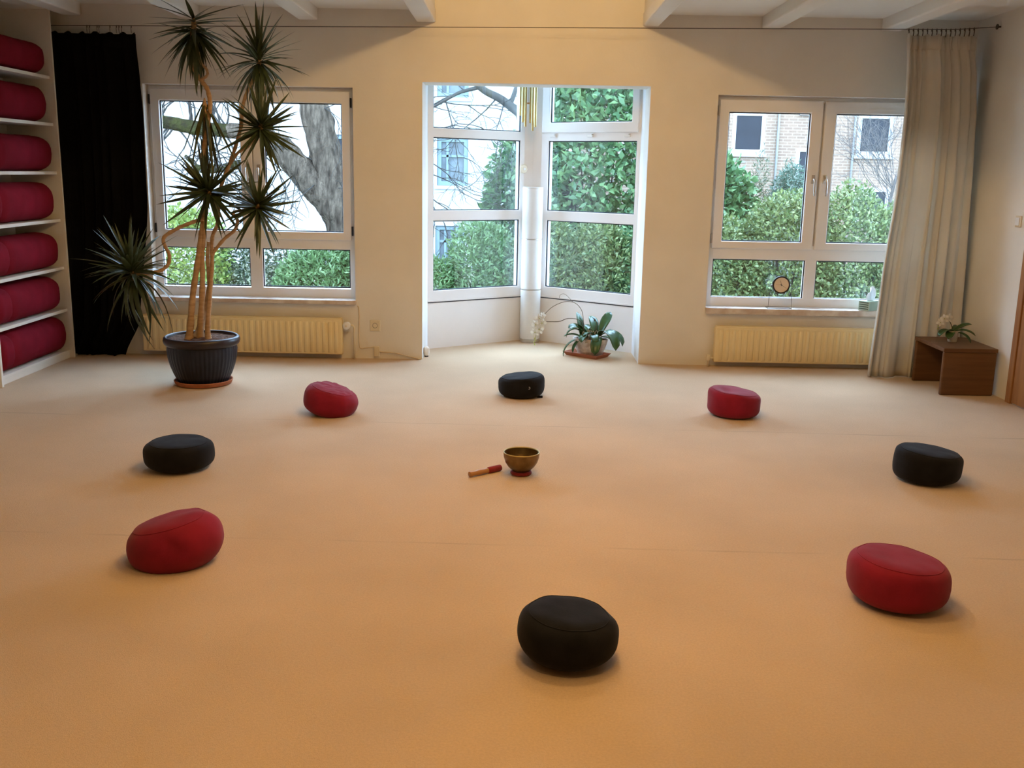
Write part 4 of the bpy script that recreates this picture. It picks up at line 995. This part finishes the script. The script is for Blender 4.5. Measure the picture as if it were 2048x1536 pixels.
# small leaved hedge outside the right window
bush('hedge_shrub', 'trimmed small-leaved hedge shrub seen through the left half of the right window', 'shrub', 2.42, 4.0, 1.10, .62, .55, 16000, .060, .016, MT['hedge'], 11, group='hedge outside the right window')
bush('hedge_shrub', 'tallest rounded hedge shrub behind the desk clock in the right window', 'shrub', 3.30, 4.1, 1.34, .62, .6, 18000, .060, .016, MT['hedge'], 12, group='hedge outside the right window')
bush('hedge_shrub', 'hedge shrub seen through the right sash of the right window', 'shrub', 4.12, 4.0, 1.34, .55, .6, 16000, .060, .016, MT['hedge'], 13, group='hedge outside the right window')
bush('hedge_shrub', 'hedge shrub at the edge of the white curtain in the right window', 'shrub', 4.90, 4.05, 1.36, .55, .6, 14000, .060, .016, MT['hedge'], 14, group='hedge outside the right window')
bush('laurel_shrub', 'bright laurel shrub rising at the left of the right window', 'shrub', 3.02, 7.0, 1.92, .50, .4, 5200, .14, .036, MT['laurel'], 15, power=2.3, lump=.30, fill=.35)
bush('conifer_shrub', 'narrow dark conifer between laurel and fir in the right window', 'shrub', 3.58, 7.1, 1.66, .26, .25, 6000, .09, .006, MT['olive'], 16, power=1.5, lump=.3)
bush('fir_shrub', 'blue-green bushy fir in front of the brick house', 'shrub', 4.10, 7.2, 1.76, .42, .35, 9000, .10, .010, MT['fir'], 17, power=1.8, lump=.3, down=.3)
# bay
bush('laurel_tree', 'tall glossy laurel filling the right bay window', 'shrub', 1.08, 5.3, 3.3, .80, .7, 15000, .13, .034, MT['laurel'], 21, power=3.0, lump=.2, down=.25)
bush('laurel_tree', 'lower glossy laurel beside the lamp in the left bay window', 'shrub', -.02, 5.6, 1.82, .52, .5, 7000, .12, .032, MT['laurel'], 22, power=1.9, lump=.28, down=.25)
bush('garden_shrub', 'low green shrub at the left corner of the left bay window', 'shrub', -.98, 3.55, .52, .42, .4, 9000, .075, .012, MT['bamboo'], 23, group='shrubs below the bay')
bush('garden_shrub', 'pale green shrub in the middle of the left bay window', 'shrub', -.38, 3.7, .96, .46, .4, 12000, .075, .012, MT['bamboo'], 24, group='shrubs below the bay')
bush('garden_shrub', 'pale green shrub behind the tall lamp in the bay', 'shrub', .32, 3.6, 1.02, .46, .4, 12000, .070, .013, MT['hedge'], 25, group='shrubs below the bay')
bush('garden_shrub', 'olive green shrub in the lower right bay pane', 'shrub', .98, 3.65, .93, .48, .4, 12000, .070, .014, MT['hedge'], 26, group='shrubs below the bay')
bush('garden_shrub', 'dark green shrub at the right jamb of the bay', 'shrub', 1.62, 3.7, .98, .46, .4, 9000, .085, .018, MT['laurel'], 27, group='shrubs below the bay')
# left window
bush('garden_shrub', 'yellow-green leafy shrub outside the left part of the left window', 'shrub', -4.15, 4.0, 1.00, .60, .5, 13000, .070, .017, MT['yellowgreen'], 31, lump=.28, group='shrubs below the left window')
bush('garden_shrub', 'dark sparse shrub behind the plant canes in the left window', 'shrub', -3.28, 4.3, .74, .52, .45, 5000, .065, .016, MT['olive'], 32, lump=.3, fill=.3, stems=9, group='shrubs below the left window')
bush('garden_shrub', 'fresh green narrow-leaved shrub in the right lower pane of the left window', 'shrub', -2.42, 3.8, .60, .52, .45, 11000, .10, .013, MT['bamboo'], 33, lump=.25, group='shrubs below the left window')
bush('garden_shrub', 'narrow-leaved shrub by the right edge of the left window', 'shrub', -1.70, 3.9, .66, .45, .45, 9000, .10, .013, MT['bamboo'], 34, lump=.25, group='shrubs below the left window')

def twigs(rng, start, direc, length, r, depth, out, spread=.6, grav=0.0):
    n = 5; p = Vector(start); d = Vector(direc).normalized(); pts = [p.copy()]
    for i in range(n):
        d = (d + Vector((rng.gauss(0, .16), rng.gauss(0, .16), rng.gauss(0, .16) - grav))).normalized()
        p = p + d * length / n; pts.append(p.copy())
        if depth > 0 and i > 0 and rng.random() < .85:
            dd = (d + Vector((rng.gauss(0, spread), rng.gauss(0, spread), rng.gauss(0, spread)))).normalized()
            twigs(rng, p, dd, length * rng.uniform(.45, .8), r * .64, depth - 1, out, spread, grav)
    out.append((pts, [r * (1 - .6 * i / n) for i in range(n + 1)]))
def twig_mesh(of, lst): 
    b = MB(of)
    for pts, rr in lst: b.tube(pts, rr, 4 if rr[0] < .012 else 6, False)
    return b
# big old tree outside the left window
rg = random.Random(8)
tr_ = thing('garden_tree', (-1.95, 4.5, GZ), 'old leaning tree with a forked grey trunk outside the left window', 'tree'); of = tr_.location
def wob(pts, a=.02): return [(x + rg.uniform(-a, a), y, z + rg.uniform(-a, a)) for x, y, z in pts]
def trunk(name, pts, radii, m):
    S = spline(pts, 14); n = len(S); rr = []
    for i in range(n):
        t = i / (n - 1) * (len(radii) - 1); k = min(int(t), len(radii) - 2); rr.append(radii[k] + (radii[k + 1] - radii[k]) * (t - k))
    b = MB(of); b.tube(S, rr, 40)
    vs = []
    for v in b.v:
        q = Vector(v); nv = mnoise.noise(Vector((q.x * 16, q.y * 16, q.z * 4))) * .034 + mnoise.noise(q * 4) * .03; vs.append((q.x + nv, q.y + nv * .5, q.z))
    b.v = vs; return b.build(name, m, tr_, True)
trunk('trunk', [(-1.80, 4.5, GZ), (-1.98, 4.5, -.23), (-2.06, 4.5, .41), (-2.14, 4.5, .84), (-2.27, 4.5, 1.15), (-2.36, 4.5, 1.52), (-2.44, 4.5, 1.88), (-2.53, 4.5, 2.33), (-2.60, 4.55, 2.83), (-2.7, 4.6, 3.6)], [.36, .30, .28, .26, .25, .20, .19, .18, .17, .14], MT['bark'])
trunk('limb', [(-2.20, 4.45, .95), (-2.38, 4.42, 1.18), (-2.56, 4.40, 1.36), (-2.74, 4.40, 1.57), (-2.90, 4.40, 1.75), (-3.06, 4.42, 1.86), (-3.33, 4.45, 1.95), (-3.58, 4.5, 1.97)], [.20, .19, .17, .165, .15, .13, .10, .09], MT['bark'])
trunk('mossy_limb', [(-3.50, 4.49, 1.96), (-3.70, 4.5, 1.975), (-3.95, 4.5, 1.99), (-4.26, 4.5, 2.04), (-4.55, 4.5, 2.08), (-5.0, 4.5, 2.14)], [.088, .085, .085, .080, .075, .05], MT['moss'])
trunk('mossy_limb', [(-3.02, 4.42, 1.84), (-3.35, 4.55, 1.62), (-3.70, 4.6, 1.52), (-4.0, 4.62, 1.50), (-4.2, 4.6, 1.66)], [.07, .06, .05, .045, .02], MT['moss'])
ls = []
for i in range(40):
    x = rg.uniform(-4.6, -3.0); twigs(rg, (x, 4.5, 1.97 + (x < -3.9) * .05), (rg.uniform(-.7, .5), rg.uniform(-.5, .5), rg.choice((1, 1, -.7))), rg.uniform(.5, .95), .014, 2, ls, .55)
for i in range(12):
    z = rg.uniform(1.3, 2.9); twigs(rg, (-2.35 - .13 * (z - 1.2), 4.4, z), (rg.choice((-1, 1, 1)), rg.uniform(-.6, .2), rg.uniform(-.5, .7)), rg.uniform(.4, .8), .008, 2, ls, .6, .06)
t_ = twig_mesh(of, ls).build('twigs', MT['twig'], tr_, True); t_['kind'] = 'stuff'
# second tree: bare boughs crossing the left bay window
t2 = thing('bare_tree', (.75, 5.5, GZ), 'bare tree whose bough slants across the top of the left bay window', 'tree'); of = t2.location
MB(of).tube(spline([(.78, 5.6, GZ), (.74, 5.55, .2), (.66, 5.45, 1.2), (.53, 5.4, 1.83)], 5), [.11 - .002 * i for i in range(16)], 12).build('trunk', MT['twig'], t2, True)
MB(of).tube(spline([(.53, 5.4, 1.83), (.14, 5.1, 2.19), (-.03, 5.0, 2.30), (-.25, 5.0, 2.45), (-.50, 5.0, 2.58), (-.75, 5.0, 2.85)], 5), [.075 - .0016 * i for i in range(26)], 12).build('bough', MT['twig'], t2, True)
MB(of).tube(spline([(-.50, 5.0, 2.59), (-.76, 5.0, 2.52), (-.95, 5.0, 2.42), (-1.15, 5.0, 2.31), (-1.4, 5.0, 2.22)], 5), [.026 - .0008 * i for i in range(21)], 8).build('bough', MT['twig'], t2, True)
MB(of).tube(spline([(-.13, 5.0, 2.36), (-.07, 5.0, 2.52), (-.03, 5.0, 2.70), (-.0, 5.0, 2.95)], 5), [.032 - .0008 * i for i in range(16)], 8).build('bough', MT['twig'], t2, True)
ls = []
for p, d in [((-.6, 5, 2.56), (-1, 0, -.1)), ((-.8, 5, 2.50), (-1, .1, -.5)), ((-.2, 5, 2.42), (-.1, 0, -1)), ((-.3, 5, 2.45), (-1, 0, -.5)), ((-.95, 5, 2.42), (.3, 0, -1)), ((-1.0, 5, 2.4), (1, .1, -.5)), ((-.7, 5, 2.53), (-.8, 0, .6)), ((-.05, 5, 2.3), (.2, 0, -1)), ((-1.3, 5.2, 1.5), (1, 0, -.1)), ((-1.3, 5.2, 1.3), (1, 0, -.8)), ((-1.25, 5.2, 1.35), (.6, 0, -1)), ((-1.3, 5.2, 1.7), (1, 0, -.4)), ((-1.3, 5.1, 2.0), (1, 0, .1))]:
    twigs(rg, p, d, rg.uniform(.6, .95), .011, 3, ls, .5, .03)
t_ = twig_mesh(of, ls).build('twigs', MT['twig'], t2, True); t_['kind'] = 'stuff'
# bare shrub in front of the brick house
t3 = thing('bare_shrub', (5.75, 7.3, GZ), 'leafless branching shrub in front of the brick house by the curtain', 'shrub'); of = t3.location
MB(of).tube(spline([(5.8, 7.3, GZ), (5.75, 7.3, .2), (5.68, 7.3, 1.0), (5.75, 7.3, 1.6)], 5), [.05 - .002 * i for i in range(16)], 8).build('trunk', MT['greytwig'], t3, True)
ls = []
for i in range(16):
    z = rg.uniform(.9, 1.7); twigs(rg, (5.70, 7.3, z), (rg.uniform(-1, .3), rg.uniform(-.3, .3), rg.uniform(.1, 1.0)), rg.uniform(.7, 1.0), .0075, 3, ls, .5, -.02)
t_ = twig_mesh(of, ls).build('twigs', MT['greytwig'], t3, True); t_['kind'] = 'stuff'
